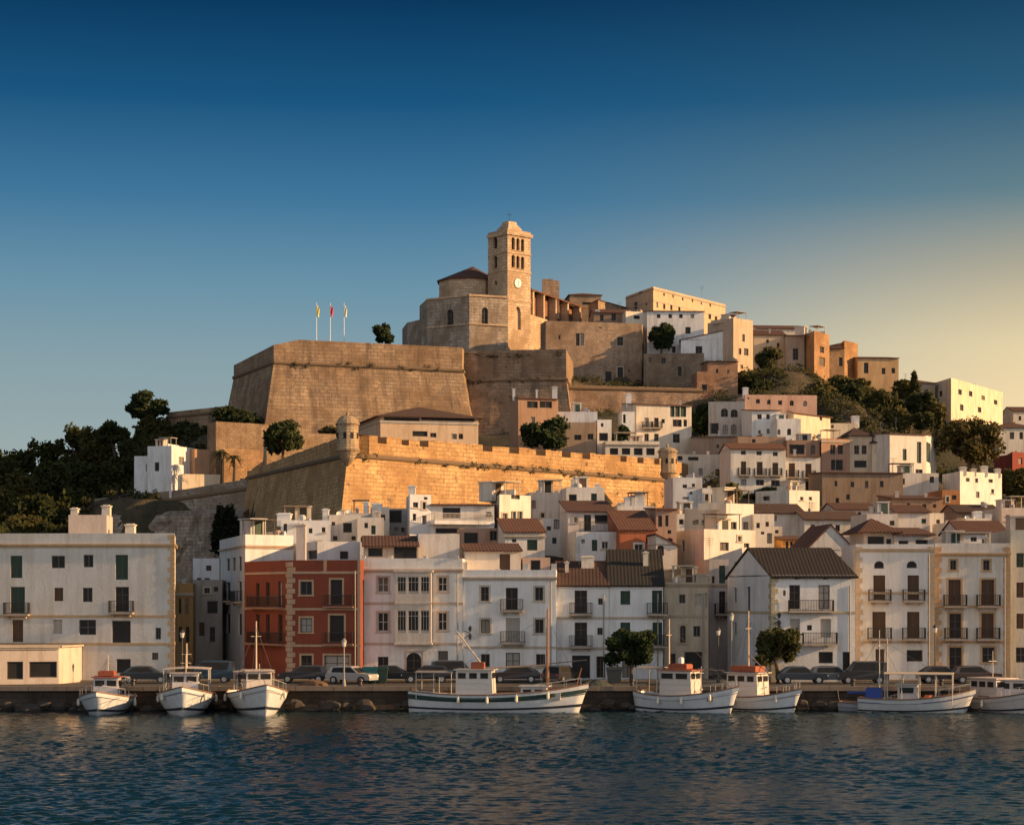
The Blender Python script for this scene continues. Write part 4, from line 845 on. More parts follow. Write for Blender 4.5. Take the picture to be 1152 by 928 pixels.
H('brown tiled roof house behind the white upper block', (850, 240), (905, 243), 576, 610, d=9, col=(.58, .46, .35), roof='gable', rh=1.2, tile=(.09,.045,.03), wins=[(870, 580, 874, 586)], clutter=2)
H('house under a long dark tiled roof right of the brown roofed house', (905, 236), (970, 240), 583, 620, d=8, col=(.68, .58, .47), roof='gable', rh=1.0, tile=(.11,.055,.035), wins=[(912, 590, 917, 597)], clutter=2)
H('tiny golden yellow dormer house with three narrow windows', (880, 210), (905, 212), 606, 630, d=5, col=(.66, .36, .12), roof='shed', rh=.5, tile=TERR, wins=[(884, 609, 887, 616), (889, 609, 892, 616), (897, 609, 901, 616)], clutter=0)
H('low beige terrace house left of the tiny golden house', (850, 214), (880, 215), 592, 630, d=6, col=(.52, .42, .33), wins=[(860, 598, 865, 603), (872, 596, 876, 600)], clutter=2)
H('big plain pale gable wall house between the dark roof and the balcony houses', (906, 190), (963, 193), 618, 700, d=8, col=(.50, .47, .46), roof='gablex', rh=2.4, tile=TERR, wins=[(925, 618, 934, 622, 'o')], clutter=2, ov=.1)
H('beige plain walled house among the right rooftops', (1008, 226), (1046, 228), 575, 630, d=8, col=(.50, .42, .36), roof='gable', rh=.9, tile=TERR, clutter=1)
H('grey mauve house wall left of the beige plain walled house', (975, 222), (1010, 224), 578, 630, d=7, col=(.52, .44, .40), clutter=2)
H('small bright lit box house right of the beige plain walled house', (1046, 232), (1062, 234), 577, 625, d=5, col=(.76, .62, .42), clutter=0)
H('small lit cream box house with a low parapet in the right rooftops', (1064, 222), (1080, 224), 588, 630, d=5, col=(.74, .62, .46), clutter=1)
H('pale lilac grey house with a single dark window in the right rooftops', (1080, 214), (1134, 217), 598, 650, d=7, col=(.52, .48, .48), roof='gable', rh=1.3, tile=TERR, wins=[(1092, 604, 1099, 609)], clutter=1)
H('lit white stepped parapet house under the pilastered house', (1086, 238), (1114, 241), 583, 630, d=6, col=(.76, .64, .46), clutter=2, ch=[(1099, 575, 1.0), (1111, 578, .8)])
H('dark roofed house in front of the pilastered house', (1076, 252), (1126, 255), 575, 610, d=7, col=(.34, .22, .16), roof='gable', rh=1.0, tile=TERRD, clutter=2)
H('peach coloured house at the right edge of the rooftops', (1127, 240), (1165, 243), 571, 640, d=8, col=(.60, .40, .27), clutter=1, wins=[(1143, 580, 1150, 590)])
H('brown shed roofed house among the right rooftops', (940, 250), (1000, 254), 572, 610, d=8, col=(.55, .43, .33), roof='gable', rh=.9, tile=TERR, clutter=2, wins=[(965, 576, 969, 580)])
H('low brown house between the brown stone house and the lower roofs', (1004, 258), (1060, 261), 560, 600, d=7, col=(.40, .25, .16), roof='shed', rh=.7, tile=TERR, clutter=2, wins=[(1020, 566, 1024, 571)])
H('grey flat roofed house behind the red building, crammed against the rampart foot', (385, 214), (420, 216), 577, 625, d=6, col=(.48, .40, .34), clutter=2, wins=[(388, 589, 399, 601, 'o')])
H('small cream lit shed with a box chimney left of the stair block', (418, 208), (438, 210), 570, 620, d=5, col=(.68, .52, .36), ch=[(424, 566, 1.0, .5), (412, 564, .5, 1)], clutter=1)
H('dark fronted terrace room with an awning between the cream shed and stair block', (434, 212), (461, 213), 572, 620, d=5, col=(.38, .37, .37), wins=[(436, 574, 452, 588, 'o')], clutter=1)
H('small stone walled roof room above the tiled terrace of the bay window house', (402, 200), (432, 202), 582, 625, d=5, col=(.50, .42, .35), clutter=2, wins=[(410, 588, 414, 594)])

# ================================================================== harbour row
# long pale building at the far left
T = H('long pale four storey building at the far left with ochre quoins and a roof tower', (-30, 172), (196, 171.2), 600, 763, Rr=(197.5, 183), d=12, col=(.68, .64, .58), wear=.5, corn=613, trimc=(.52, .36, .2), quoin='B', bands=(693, 724), cat='building', name='apartment_building', par=.9,
  wins=[(12, 625, 25, 650, 'g'), (58, 625, 73, 639), (94, 624, 105, 638), (130, 624, 144, 652, 'g'), (12, 660, 28, 690, 'gb'), (61, 661, 71, 676, 's'), (93, 661, 104, 677), (130, 660, 145, 688, 'b'), (14, 697, 26, 722, 's'), (60, 697, 70, 713, 'c'), (89, 697, 108, 714), (126, 698, 147, 723, 'o'), (175, 706, 181, 719), (131, 741, 147, 757, 'o'), (171, 734, 178, 742)], clutter=0)
H('x', (77, 176), (120, 177), 579, 601, d=5, col=(.56, .48, .44), parent=T, part='roof_tower', corn=None); 
chimney(T, X(142, 176), 178, Z(612, 176), Z(588, 176), .8, CREAM); chimney(T, X(80, 177), 178.5, Z(580, 177), Z(570, 177), .6, CREAM); chimney(T, X(116, 177), 178.5, Z(580, 177), Z(567, 177), .7, CREAM)
H('low quayside annex with a lit end wall and a wide dark opening', (-40, 165), (66, 167), 727, 768, Rr=(92, 171.5), d=5, col=(.60, .50, .42), wins=[(33, 744, 64, 762, 'o'), (8, 744, 26, 764, 'o')], clutter=0, corn=728, cat='building', name='annex')
# alley behind
H('narrow ochre house in the dark alley', (198, 190), (217, 191), 656, 765, d=8, col=(.42, .25, .10), corn=668, wins=[(201, 673, 204, 690), (208, 673, 212, 690), (201, 705, 205, 722), (209, 705, 213, 722)], clutter=1)
H('grey plastered house in the alley under the bluish terrace', (217, 194), (250, 195), 652, 765, d=8, col=(.34, .32, .30), wins=[(233, 676, 245, 690, 'o'), (224, 700, 230, 715, 's'), (236, 705, 242, 722)], clutter=0)
H('bluish white roof terrace block over the alley', (217, 202), (247, 203), 628, 760, d=6, col=(.58, .62, .70), wins=[(230, 650, 236, 652, 'o')], clutter=1)
H('white house with a cornice and tall balcony windows left of the red building', (276, 184), (330, 187), 601, 765, L=(247, 203), d=9, col=(.74, .73, .72), corn=614, trimc=(.52, .38, .28), wins=[(254.5, 628, 258.5, 642), (261, 627, 265, 642), (268, 626, 272, 642), (255, 655, 259, 675, 'b'), (268, 654, 272, 676, 'b'), (255, 690, 259, 712, 's'), (268, 690, 272, 714, 's')], clutter=1)
H('tall white block with a lit chimney behind the red building', (316, 197), (372, 199), 585, 700, d=8, col=(.78, .77, .77), wins=[(319, 589, 323, 599)], ch=[(320, 577, 1.3, 1), (334, 588, .9, -.2)], clutter=1)
H('beige block under the left end of the rampart, behind the red building', (370, 203), (406, 205), 579, 690, d=7, col=(.56, .48, .40), wins=[(386, 588, 396, 599, 'o')], clutter=1, ch=[(366.5, 572, .6, 1)])
# red building
T = H('terracotta red three storey corner building with tan trim', (325, 173.5), (405.5, 173), 630, 767, L=(275, 181.5), d=12, col=RED, wear=.45, quoin='A', trimc=(.50, .34, .22), bands=(644, 685, 726), par=.9,
  wins=[(338, 654, 351, 669, 't'), (372, 652, 385, 680, 'tdo'), (338, 695, 351, 711, 't'), (371, 692, 387, 722, 'tdo'), (339, 737, 351, 764, 'td'), (365, 737, 393, 765, 'td'),
        (313, 654, 318, 682, 'd'), (299, 655, 303.5, 681, 'd'), (288, 656, 292, 680, 'd'), (313, 691, 318, 722, 'd'), (299, 691, 303.5, 721, 'd'), (288, 691, 292, 720, 'd')], clutter=0, cat='building', name='corner_building')
fr_ = frame((X(325, 173.5), 173.5), (X(405.5, 173), 173)); fl_ = frame((X(275, 181.5), 181.5), (X(325, 173.5), 173.5))
for r_ in (fr_, ):
    for y in (681, 723):
        u0, u1 = r_.hit(364), r_.hit(398); m = MB(); m.fbox(r_, u0, u1, .08, .6, Z(y + 1, 174) - .1, Z(y + 1, 174) + .02); b = m.build('balcony', plaster((.4, .2, .13)), T); railing(b, r_, u0 + .05, u1 - .05, .55, Z(y + 1, 174) + .02, .95, w0=.1)
for y in (683, 724):
    u0, u1 = fl_.hit(284), fl_.hit(321); m = MB(); m.fbox(fl_, u0, u1, .08, .6, Z(y, 175) - .12, Z(y, 175)); b = m.build('balcony', plaster((.4, .2, .13)), T); railing(b, fl_, u0 + .05, u1 - .05, .55, Z(y, 175), .95, w0=.1)
m = MB(); u = fr_.hit(365.5); m.fbox(fr_, u - .12, u + .12, .001, .04, Z(643, 175), Z(630, 175)); u = fr_.L; m.fbox(fr_, u - .25, u - .01, .001, .04, Z(765, 175), Z(630, 175)); m.build('pilaster', plaster((.50, .34, .22)), T)
H('x', (357, 182), (405, 183), 609, 640, L=(310, 194), d=6, col=(.66, .65, .66), parent=T, part='roof_room', wins=[(346, 619, 356.5, 629, 'o'), (382.5, 620, 392, 629, 'o')])
chimney(T, X(339, 178), 178, Z(636, 178), Z(589, 178), .8, (.70, .62, .54))
# bay window house
T = H('white three storey house with a two storey glazed bay window', (405.8, 175), (520.5, 174.6), 628, 766, d=11, col=(.78, .75, .70), wear=.5, corn=641, trimc=(.55, .42, .33), bands=(678.5, 724), par=1.0,
  wins=[(425, 649, 437, 666, 'tf'), (493, 649, 503, 665, 'tf'), (425, 689, 437, 710, 'tf'), (493, 689, 503, 709, 'tf'), (425, 738.5, 437, 753), (457, 734, 474, 762, 'atd'), (493, 732, 504, 751)], clutter=0)
fb_ = frame((X(444.5, 174.2), 174.2), (X(485, 174.06), 174.06))
bm = MB(); hb = [rect(fb_, w) for w in [(447, 648.5, 456.8, 668), (459, 648.5, 471, 668), (473.2, 648.5, 483, 668), (447, 686.5, 456.8, 712), (459, 686.5, 471, 712), (473.2, 686.5, 483, 712)]]
wall_grid(bm, fb_, Z(723, 174.3), Z(643.5, 174.3), hb, dep=.1); w_ = .62
P0, P1, Q0, Q1 = fb_(0, 0), fb_(fb_.L, 0), fb_(0, -w_), fb_(fb_.L, -w_); za, zb2 = Z(723, 174.3), Z(643.5, 174.3)
bm.face([(*Q0, za), (*P0, za), (*P0, zb2), (*Q0, zb2)]); bm.face([(*P1, za), (*Q1, za), (*Q1, zb2), (*P1, zb2)]); bm.face([(*Q0, za), (*Q1, za), (*P1, za), (*P0, za)]); 
bm.fbox(fb_, -.15, fb_.L + .15, -w_, .15, zb2, zb2 + .16); bm.fbox(fb_, -.08, fb_.L + .08, -w_, .08, za - .16, za - .002)
zz = Z(678.5, 174.3); bm.fbox(fb_, -.05, fb_.L + .05, .003, .07, zz - .08, zz + .08)
bay = bm.build('bay_window', plaster((.66, .57, .47), .5), T)
for h in hb:
    u0, u1, a, b = h; m = MB(); t = .06
    m.fbox(fb_, u0, u0 + t, -.09, -.03, a, b); m.fbox(fb_, u1 - t, u1, -.09, -.03, a, b); m.fbox(fb_, u0 + t, u1 - t, -.09, -.03, b - t, b); m.fbox(fb_, u0 + t, u1 - t, -.09, -.03, a, a + .25)
    for q in (.33, .67): m.fbox(fb_, u0 + (u1 - u0) * q - .02, u0 + (u1 - u0) * q + .02, -.085, -.04, a + .25, b - t)
    m.fbox(fb_, u0 + t, u1 - t, -.08, -.045, b - .5, b - .45)
    m.face([(*fb_(u0, -.08), a), (*fb_(u1, -.08), a), (*fb_(u1, -.08), b), (*fb_(u0, -.08), b)], 1)
    m.build('window', [paint((.42, .36, .28), .6), glass()], bay)
H('x', (409, 179), (470, 180), 612.5, 641, d=5, col=(.55, .45, .36), parent=T, roof='shed', rh=.95, tile=TERR, part='roof_room', ov=.5, wins=[(414, 616, 430.5, 626, 'o'), (443, 614, 469, 634, 'o')])
H('x', (470.5, 181), (517, 182), 600.5, 641, d=4, col=(.66, .61, .56), parent=T, part='roof_wall')
m = MB(); f_ = frame((X(412, 175.1), 175.1), (X(517, 174.7), 174.7))
for px in (409, 439, 478, 514): u = f_.hit(px); m = MB(); m.fbox(f_, u - .15, u + .15, -.3, -.02, Z(628, 175) + .002, Z(625, 175)); m.build('parapet_post', plaster((.68, .62, .56)), T)
# three balcony house
T = H('white house with two central iron balconies and a tiled roof room', (521, 175), (625.5, 174.6), 641, 766, L=(518.5, 182), d=11, col=(.78, .77, .75), wear=.5, corn=650, bands=(728,), par=.7,
  wins=[(541, 660, 550, 676, 'it'), (569, 661, 582.5, 686, 'bi'), (602, 660.5, 611, 675.5, 'it'), (541, 696.5, 551, 712, 'it'), (569, 695, 585, 722, 'cb'), (602, 696.5, 611.5, 712, 'it'), (541, 735.5, 551, 750, 'i'), (569, 734, 585, 763, 'd'), (603, 735.5, 613.5, 750, 'i')], clutter=0)
H('x', (523, 179.5), (586, 180.5), 618, 652, d=5, col=(.72, .63, .53), parent=T, roof='shed', rh=.7, tile=TERR, part='roof_room', ov=.4, wins=[(562, 623, 574, 646, 'ds')])
H('x', (588, 180), (619, 180.6), 627, 652, d=3.5, col=(.55, .38, .30), parent=T, part='pergola_room', wins=[(597, 630, 608, 645, 'o')])
m = MB(); f_ = frame((X(522, 175.1), 175.1), (X(625, 174.7), 174.7))
for px, h in ((523, 632), (560, 640), (592, 634), (623, 634)): u = f_.hit(px); m = MB(); m.fbox(f_, u - .22, u + .22, -.4, -.02, Z(641, 175) + .002, Z(h, 175)); m.build('parapet_post', plaster((.68, .62, .56)), T)
# two tiled roof houses
H('white house with a brown tiled roof and two small iron balconies beside small windows', (626, 175.5), (685, 175.2), 656, 766, d=8, col=(.77, .77, .77), wear=.5, roof='gable', rh=2.0, tile=(.08, .038, .026), bands=(695, 729),
  wins=[(646.5, 664, 660.5, 690, 'b'), (673, 673, 678, 680), (646.5, 700, 660.5, 726.5, 'b'), (672, 706, 678, 714), (643.5, 737, 664, 763, 'o'), (671, 738, 681, 762, 'd')], ch=[(661, 625, 1.1, 3.2, CREAM)], clutter=1)
T = H('white house with dark green shutters and a mossy dark roof behind the small tree', (685.3, 175.5), (746, 175.2), 655.5, 766, d=10, col=(.77, .77, .77), wear=.5, roof='gable', rh=3.0, tile=(.030, .024, .018), bands=(695,),
  wins=[(698, 664.5, 709, 680, 'g'), (733.5, 664, 745, 690, 'gb'), (698, 700, 709, 712, 'g'), (734, 700, 745, 726, 'gb'), (700, 738, 712, 762, 'd')], ch=[(672, 637, .1, 3), (702, 634, .5, 4)], clutter=1)
m = MB(); yy = 178.2; zz = Z(643, yy)
for k, (a, b) in enumerate(((686, 692), (693.5, 699), (701, 707))): m.box(X(a, yy), X(b, yy), yy, yy + .04, zz - .25 - (k % 2) * .08, zz + .25)
m.tube((X(685, yy), yy + .05, zz + .3), (X(708, yy), yy + .05, zz + .25), .03, n=4); m.build('laundry', paint((.75, .74, .72), .9), T)
H('derelict beige stone house with rubble on its flat roof and one arched window', (747, 176), (797, 175.6), 655, 766, d=9, mat=plaster((.48, .40, .30), 1.0), par=.5, corn=657, bands=(693,), trimc=(.4, .32, .22),
  wins=[(764, 668.5, 771, 678.5), (782, 668, 789, 682, 'c'), (793, 667, 796, 683, 'c'), (765, 703.5, 771.5, 723, 'at'), (780, 704, 788, 716), (752, 735, 760, 762, 'd'), (770, 733, 790, 763, 'o')], clutter=2, ch=[(755, 640, 2.2, 4, (.45, .38, .3)), (770, 646, 1.2, 3, (.5, .42, .33)), (789, 645, 1.0, 2, (.5, .42, .33))])
H('grey rear house closing the alley beside the derelict house', (798, 186), (820, 187), 629, 765, d=7, col=(.46, .42, .40), wins=[(809, 636, 816, 656, 'g'), (809, 665, 816, 690, 'b'), (801, 648, 804, 660)], corn=657, clutter=1)
# gable house
T = H('white gabled house with a wide dark roof and two long balconies', (868, 171), (962, 171.2), 646.5, 764, L=(818.5, 180), Rr=(905, 181), d=9, col=(.74, .73, .72), wear=.5, roof='gable', rh=2.4, tile=(.026, .018, .014), quoin='A', trimc=(.50, .42, .26), bands=(689,),
  wins=[(888, 658, 900, 685, 'd'), (921, 658, 933.5, 685, 'd'), (889, 696, 900, 719, 'c'), (923, 696, 935, 717, 'c'), (894, 649.5, 899, 651.5, 'o'), (926, 649.5, 931, 651.5, 'o'), (908, 703, 913.5, 709), (921, 733, 937, 746, 'o'), (948, 733, 957, 757, 'do'), (881, 664, 884, 670),
        (825.5, 632, 828.5, 648), (840.5, 634, 843.5, 644.5), (825.5, 661, 828.5, 678), (840, 660, 844, 688), (840, 700, 844, 714), (825.5, 700, 828.5, 714)], clutter=0)
fr_ = frame((X(868, 171), 171), (X(962, 171.2), 171.2))
for x0, x1, y in ((886, 937, 687), (902, 941, 723)):
    u0, u1 = fr_.hit(x0), fr_.hit(x1); zz = Z(y, 173); m = MB(); m.fbox(fr_, u0, u1, .08, .8, zz - .14, zz); b = m.build('balcony', plaster((.45, .38, .32)), T); railing(b, fr_, u0 + .05, u1 - .05, .75, zz, .9, w0=.1)
# right end
T = H('white house with round attic windows, a roof loggia and four balconies', (963, 175.5), (1051, 174.8), 612, 764, d=10, col=(.74, .71, .68), wear=.5, corn=618, bands=(667, 722), trimc=(.52, .40, .28), quoin='AB', par=.5,
  wins=[(983.5, 631, 994.5, 639.5, 'ao'), (1020, 631, 1031.5, 639, 'ao'), (982.5, 647, 996, 675, 'sb'), (1021, 647, 1034, 675, 'sb'), (981.5, 688, 996.5, 718, 'sb'), (1020.5, 688, 1034.5, 718, 'sb'), (985, 730, 995, 748, 's'), (1020, 731, 1038, 744, 'o')], clutter=0)
H('x', (972, 181), (1005, 182), 597, 620, d=5, col=(.58, .46, .36), parent=T, part='loggia', roof='hip', rh=1.2, tile=TERR, ov=.7, wins=[(976, 603, 995, 616, 'o'), (997, 606, 1003, 616, 'o')])
H('x', (1006, 181), (1050, 182.5), 600, 620, d=5, col=(.52, .45, .40), parent=T, part='roof_room', roof='shed', rh=.7, tile=TERR, wins=[(1011, 608, 1022, 617, 'o'), (1030, 607, 1044, 617, 'o')])
H('white house with orange corner strips, orange cornice and shuttered balcony windows', (1052, 176), (1136, 175.2), 611, 764, d=10, col=(.70, .64, .56), corn=623, bands=(682, 722), trimc=(.50, .33, .18), quoin='AB', par=1.0,
  wins=[(1069, 630, 1076, 641, 't'), (1106, 630, 1113.5, 641.5, 't'), (1067, 652, 1081, 681, 'tsb'), (1104, 652, 1118.5, 681, 'tsb'), (1068, 690, 1081.5, 718, 'tb'), (1104, 690, 1118, 718, 'tsb'), (1068, 728, 1082, 760, 'td'), (1105, 728, 1119, 745, 't')], clutter=2)
H('pale greenish house cut off by the right edge of the harbour row', (1137, 177), (1190, 176.6), 596, 764, d=10, col=(.56, .53, .44), wins=[(1143.5, 622, 1152, 638, 'g'), (1143.5, 655, 1152, 672, 's'), (1143.5, 690, 1152, 707, 's'), (1143, 728, 1155, 745), (1165, 622, 1173, 638, 'g'), (1165, 655, 1173, 672, 's')], clutter=1)
# left slope
H('white house lit on its right wall on the dark left slope', (166, 338), (193, 336.5), 502, 560, Rr=(219, 342.5), d=6, col=(.78, .77, .76), wins=[(174, 520, 179, 530, 'o'), (201, 514, 207, 523)], clutter=1)
H('lower white step attached left of the lit white house', (151, 339), (166, 338.6), 513, 558, d=5, col=(.72, .72, .73), wins=[(164, 522, 165, 530)], clutter=0)
H('low brown walled terrace right of the lit white house', (219, 340), (252, 343.5), 505, 550, d=4, col=(.50, .30, .18), clutter=0, raw=True)
H('long lit cream terrace wall at the top of the left rampart', (205, 338), (281, 342), 533, 560, d=1.5, col=(.80, .66, .48), clutter=0, cat='wall', name='terrace_wall', raw=True)
H('tan terrace wall under the great bastion, left end', (243, 340), (302, 346), 474, 530, d=3, mat=stone((.36, .25, .16), .8, .4, .7, .6), clutter=0, cat='wall', name='terrace_wall', raw=True)
H('lit tan terrace wall with palms in front', (252, 339), (296, 342.5), 505, 550, d=2, mat=stone((.52, .32, .17), .8, .4, .6, .5), clutter=0, cat='wall', name='terrace_wall', raw=True)
H('long low parapet wall between the palms and the sentry turret', (300, 322), (378, 326), 486, 520, d=2, mat=stone((.56, .40, .25), .8, .4, .5, .3), clutter=0, cat='wall', name='terrace_wall', raw=True)
# ================================================================== ground, water, quay
def structure(o): o['kind'] = 'structure'; return o
QZ = 1.75
# ground control beyond the buildings
for px in (-250, -120, 0, 60):
    CP += [(X(px, 300), 300, 8), (X(px, 360), 360, 18), (X(px, 410), 410, 27), (X(px, 480), 480, 24)]
CP += [(X(110, 400), 400, 31), (X(160, 415), 415, 36), (X(20, 250), 250, 3), (X(100, 260), 260, 3.5), (X(180, 240), 240, 3.5), (X(230, 220), 220, 3), (X(-100, 220), 220, 2.5), (X(130, 300), 300, 5)]
for px in range(-250, 1500, 125): CP += [(X(px, 560), 560, 10), (X(px, 700), 700, -8)]
for px in (150, 300, 450, 600, 750, 900, 1000): CP.append((X(px, 480), 480, {150: 30, 300: 44, 450: 52, 600: 58, 750: 58, 900: 54, 1000: 46}[px]))
for px, Y, z in ((1190, 300, 22), (1250, 300, 20), (1190, 360, 32), (1250, 380, 30), (1160, 420, 40), (1250, 440, 38), (1140, 460, 44), (1220, 470, 42), (1300, 260, 12), (1200, 230, 10), (1090, 380, 38), (1060, 360, 36.5), (1000, 370, 41), (940, 370, 44), (880, 380, 50), (820, 372, 46), (1110, 340, 31), (1150, 350, 33), (1090, 310, 27)): CP.append((X(px, Y), Y, z))
cp = np.array([(x, y, z) for x, y, z in CP])
gx = np.concatenate([np.arange(-330, -120, 10), np.arange(-120, 130, 2.0), np.arange(130, 361, 10)]); gy = np.concatenate([np.arange(190, 440, 2.0), np.arange(440, 721, 10)])
GX, GY = np.meshgrid(gx, gy)
num = np.zeros_like(GX); den = np.zeros_like(GX)
for x, y, z in cp:
    w = 1.0 / (((GX - x) ** 2 + (GY - y) ** 2 + 9.0) ** 2.2); num += w * z; den += w
GZ = num / den - .6
rs = np.random.RandomState(5)
for _ in range(40):
    a = rs.uniform(0, 6.28); f = rs.uniform(.05, .5); GZ += .35 / (1 + 6 * f) * np.sin(f * (GX * np.cos(a) + GY * np.sin(a)) + rs.uniform(0, 6))
t = np.clip((GY - 190) / 14, 0, 1); GZ = (QZ - .5) * (1 - t) + GZ * t
def ground(x, y):
    i = int(np.clip(np.searchsorted(gx, x), 1, len(gx) - 1)); j = int(np.clip(np.searchsorted(gy, y), 1, len(gy) - 1))
    return float(GZ[j, i])
m = MB(); ny, nx = GX.shape
me = bpy.data.meshes.new('hillside')
me.from_pydata([(float(a), float(b), float(c)) for a, b, c in zip(GX.ravel(), GY.ravel(), GZ.ravel())], [], [(j * nx + i, j * nx + i + 1, (j + 1) * nx + i + 1, (j + 1) * nx + i) for j in range(ny - 1) for i in range(nx - 1)])
me.polygons.foreach_set('use_smooth', [True] * len(me.polygons))
t = NT('dry_hillside'); ob = t.tc.outputs['Object']
b = t.mix(t.rng(t.noise(ob, .09, 6, .7), .4, .62), (.04, .038, .018), (.12, .085, .05)); b = t.mix(t.rng(t.noise(ob, .8, 5, .7), .5, .7), b, (.03, .035, .014)); t.col(b); t.rough(1); t.bump(t.noise(ob, 1.5, 6, .7), 1., .4)
me.materials.append(t.mat); o = bpy.data.objects.new('hillside', me); COL.objects.link(o); structure(o)
# distant hill at the right
m = MB(); n = 40
for k in range(n):
    for j in range(8):
        def q(k, j):
            a = k / n; px = 1100 + a * 420; Y = 1500 + j * 90; top = 150 * sin(pi * min(1, .18 + a * .8)) ** .8 * (1 + .06 * sin(a * 23)); return (X(px, 1500) , Y, top * sin(pi * j / 8 * .5) - 5 if j <= 8 else 0)
        m.face([q(k, j), q(k + 1, j), q(k + 1, j + 1), q(k, j + 1)])
t = NT('far_hill'); t.col(t.mix(t.noise(t.tc.outputs['Object'], .02, 4), (.10, .085, .06), (.20, .16, .10))); t.rough(1)
o = m.build('hill', t.mat, smooth=True); structure(o)
# water: one sheet with real small waves near the viewer and bump everywhere
t = NT('harbour_water'); ob = t.tc.outputs['Object']
t.col((.006, .026, .032)); t.rough(.14); t.p.inputs['IOR'].default_value = 1.33
h = t.math('ADD', t.math('MULTIPLY', t.noise(t.mapv('Object', (.55, 1.0, 1)), .55, 5, .62), 1.), t.math('MULTIPLY', t.noise(t.mapv('Object', (.8, 1.3, 1)), 2.3, 3, .6), .35))
t.bump(h, .6, .16)
m = MB(); q = [(-4000, -200, -.35), (4000, -200, -.35), (4000, 9000, -.35), (-4000, 9000, -.35)]; m.face(q); o = m.build('water', t.mat); structure(o)
wx = np.arange(-72, 72.1, .22); wy = np.concatenate([np.arange(55, 110, .17), np.arange(110, 166, .28)]); WX, WY = np.meshgrid(wx, wy); WZ = np.zeros_like(WX); rw = np.random.RandomState(8)
for _ in range(120):
    lam = 0.45 * (3.0 ** rw.uniform(0, 1)); an = rw.normal(-1.3, .8); k_ = 2 * np.pi / lam; amp = .0052 * lam ** .8; WZ += amp * np.sin(k_ * (WX * np.cos(an) + WY * np.sin(an)) + rw.uniform(0, 6.28))
WZ *= .75 + .35 * np.sin(WX * .07 + WY * .045) * np.sin(WY * .09 - WX * .03)
me = bpy.data.meshes.new('water'); ny2, nx2 = WX.shape; vv = np.stack([WX.ravel(), WY.ravel(), WZ.ravel()], 1)
ii = (np.arange(ny2 - 1)[:, None] * nx2 + np.arange(nx2 - 1)[None, :]).ravel(); ff = np.stack([ii, ii + 1, ii + nx2 + 1, ii + nx2], 1)
me.from_pydata(vv.tolist(), [], ff.tolist()); me.polygons.foreach_set('use_smooth', [True] * len(me.polygons)); me.materials.append(t.mat); o = bpy.data.objects.new('water', me); COL.objects.link(o); structure(o)
# quay
m = MB(); m.hexa([(-140, 161, -2), (150, 161, -2), (150, 205, -2), (-140, 205, -2), (-140, 161, QZ), (150, 161, QZ), (150, 205, QZ), (-140, 205, QZ)])
qm = stone((.085, .065, .05), 1.2, .5, .8, .7); o = m.build('quay', qm); structure(o)
m = MB(); 
for k in range(96):
    x = -140 + k * 3.0; m.box(x + .02, x + 2.98, 160.7, 161.35, QZ - .28, QZ + .06 + .015 * (k % 3))
o = m.build('kerb', plaster((.24, .19, .15), .8)); structure(o)
m = MB(); m.face([(-140, 161.4, QZ + .004), (150, 161.4, QZ + .004), (150, 190, QZ + .004), (-140, 190, QZ + .004)]); 
t = NT('road_asphalt'); ob = t.tc.outputs['Object']; t.col(t.mix(t.noise(ob, .7, 5), (.045, .04, .036), (.08, .07, .06))); t.rough(.9); t.bump(t.noise(ob, 12, 3), .3, .02); o = m.build('road', t.mat); structure(o)
m = MB()
for k in range(290 // 6): 
    x = -138 + k * 6; m.box(x, x + 5.97, 171.2, 173.2, QZ + .005, QZ + .14)
o = m.build('pavement', plaster((.26, .22, .18), .8)); structure(o)
m = MB()
for k in range(36): x = -136 + k * 7.6; m.face([(x, 167.9, QZ + .008), (x + 3, 167.9, QZ + .008), (x + 3, 168.03, QZ + .008), (x, 168.03, QZ + .008)])
o = m.build('road_marking', paint((.6, .6, .58), .8)); structure(o)
# rocks at the foot of the quay wall
rr = random.Random(9)
def rock(m, x, y, z, r):
    n = 7; prof = []
    rings = []
    for i, (rz, rrad) in enumerate(((-.6, .8), (-.1, 1.05), (.35, .8), (.6, .35))):
        rings.append([(x + r * rrad * rr.uniform(.75, 1.2) * cos(2 * pi * k / n), y + r * .8 * rrad * rr.uniform(.75, 1.2) * sin(2 * pi * k / n), z + r * rz * .8) for k in range(n)])
    for i in range(3):
        for k in range(n): m.face([rings[i][k], rings[i][(k + 1) % n], rings[i + 1][(k + 1) % n], rings[i + 1][k]])
    m.face(rings[3])
m = MB()
for k in range(330): x = rr.uniform(-75, 75); rock(m, x, 160.4 - rr.uniform(0, 1.0), rr.uniform(-.05, .55), rr.uniform(.3, .75))
o = m.build('shore_rocks', stone((.085, .07, .055), .9, .5, .8, .6)); o['kind'] = 'stuff'; o['label'] = 'dark boulders heaped along the foot of the quay wall'

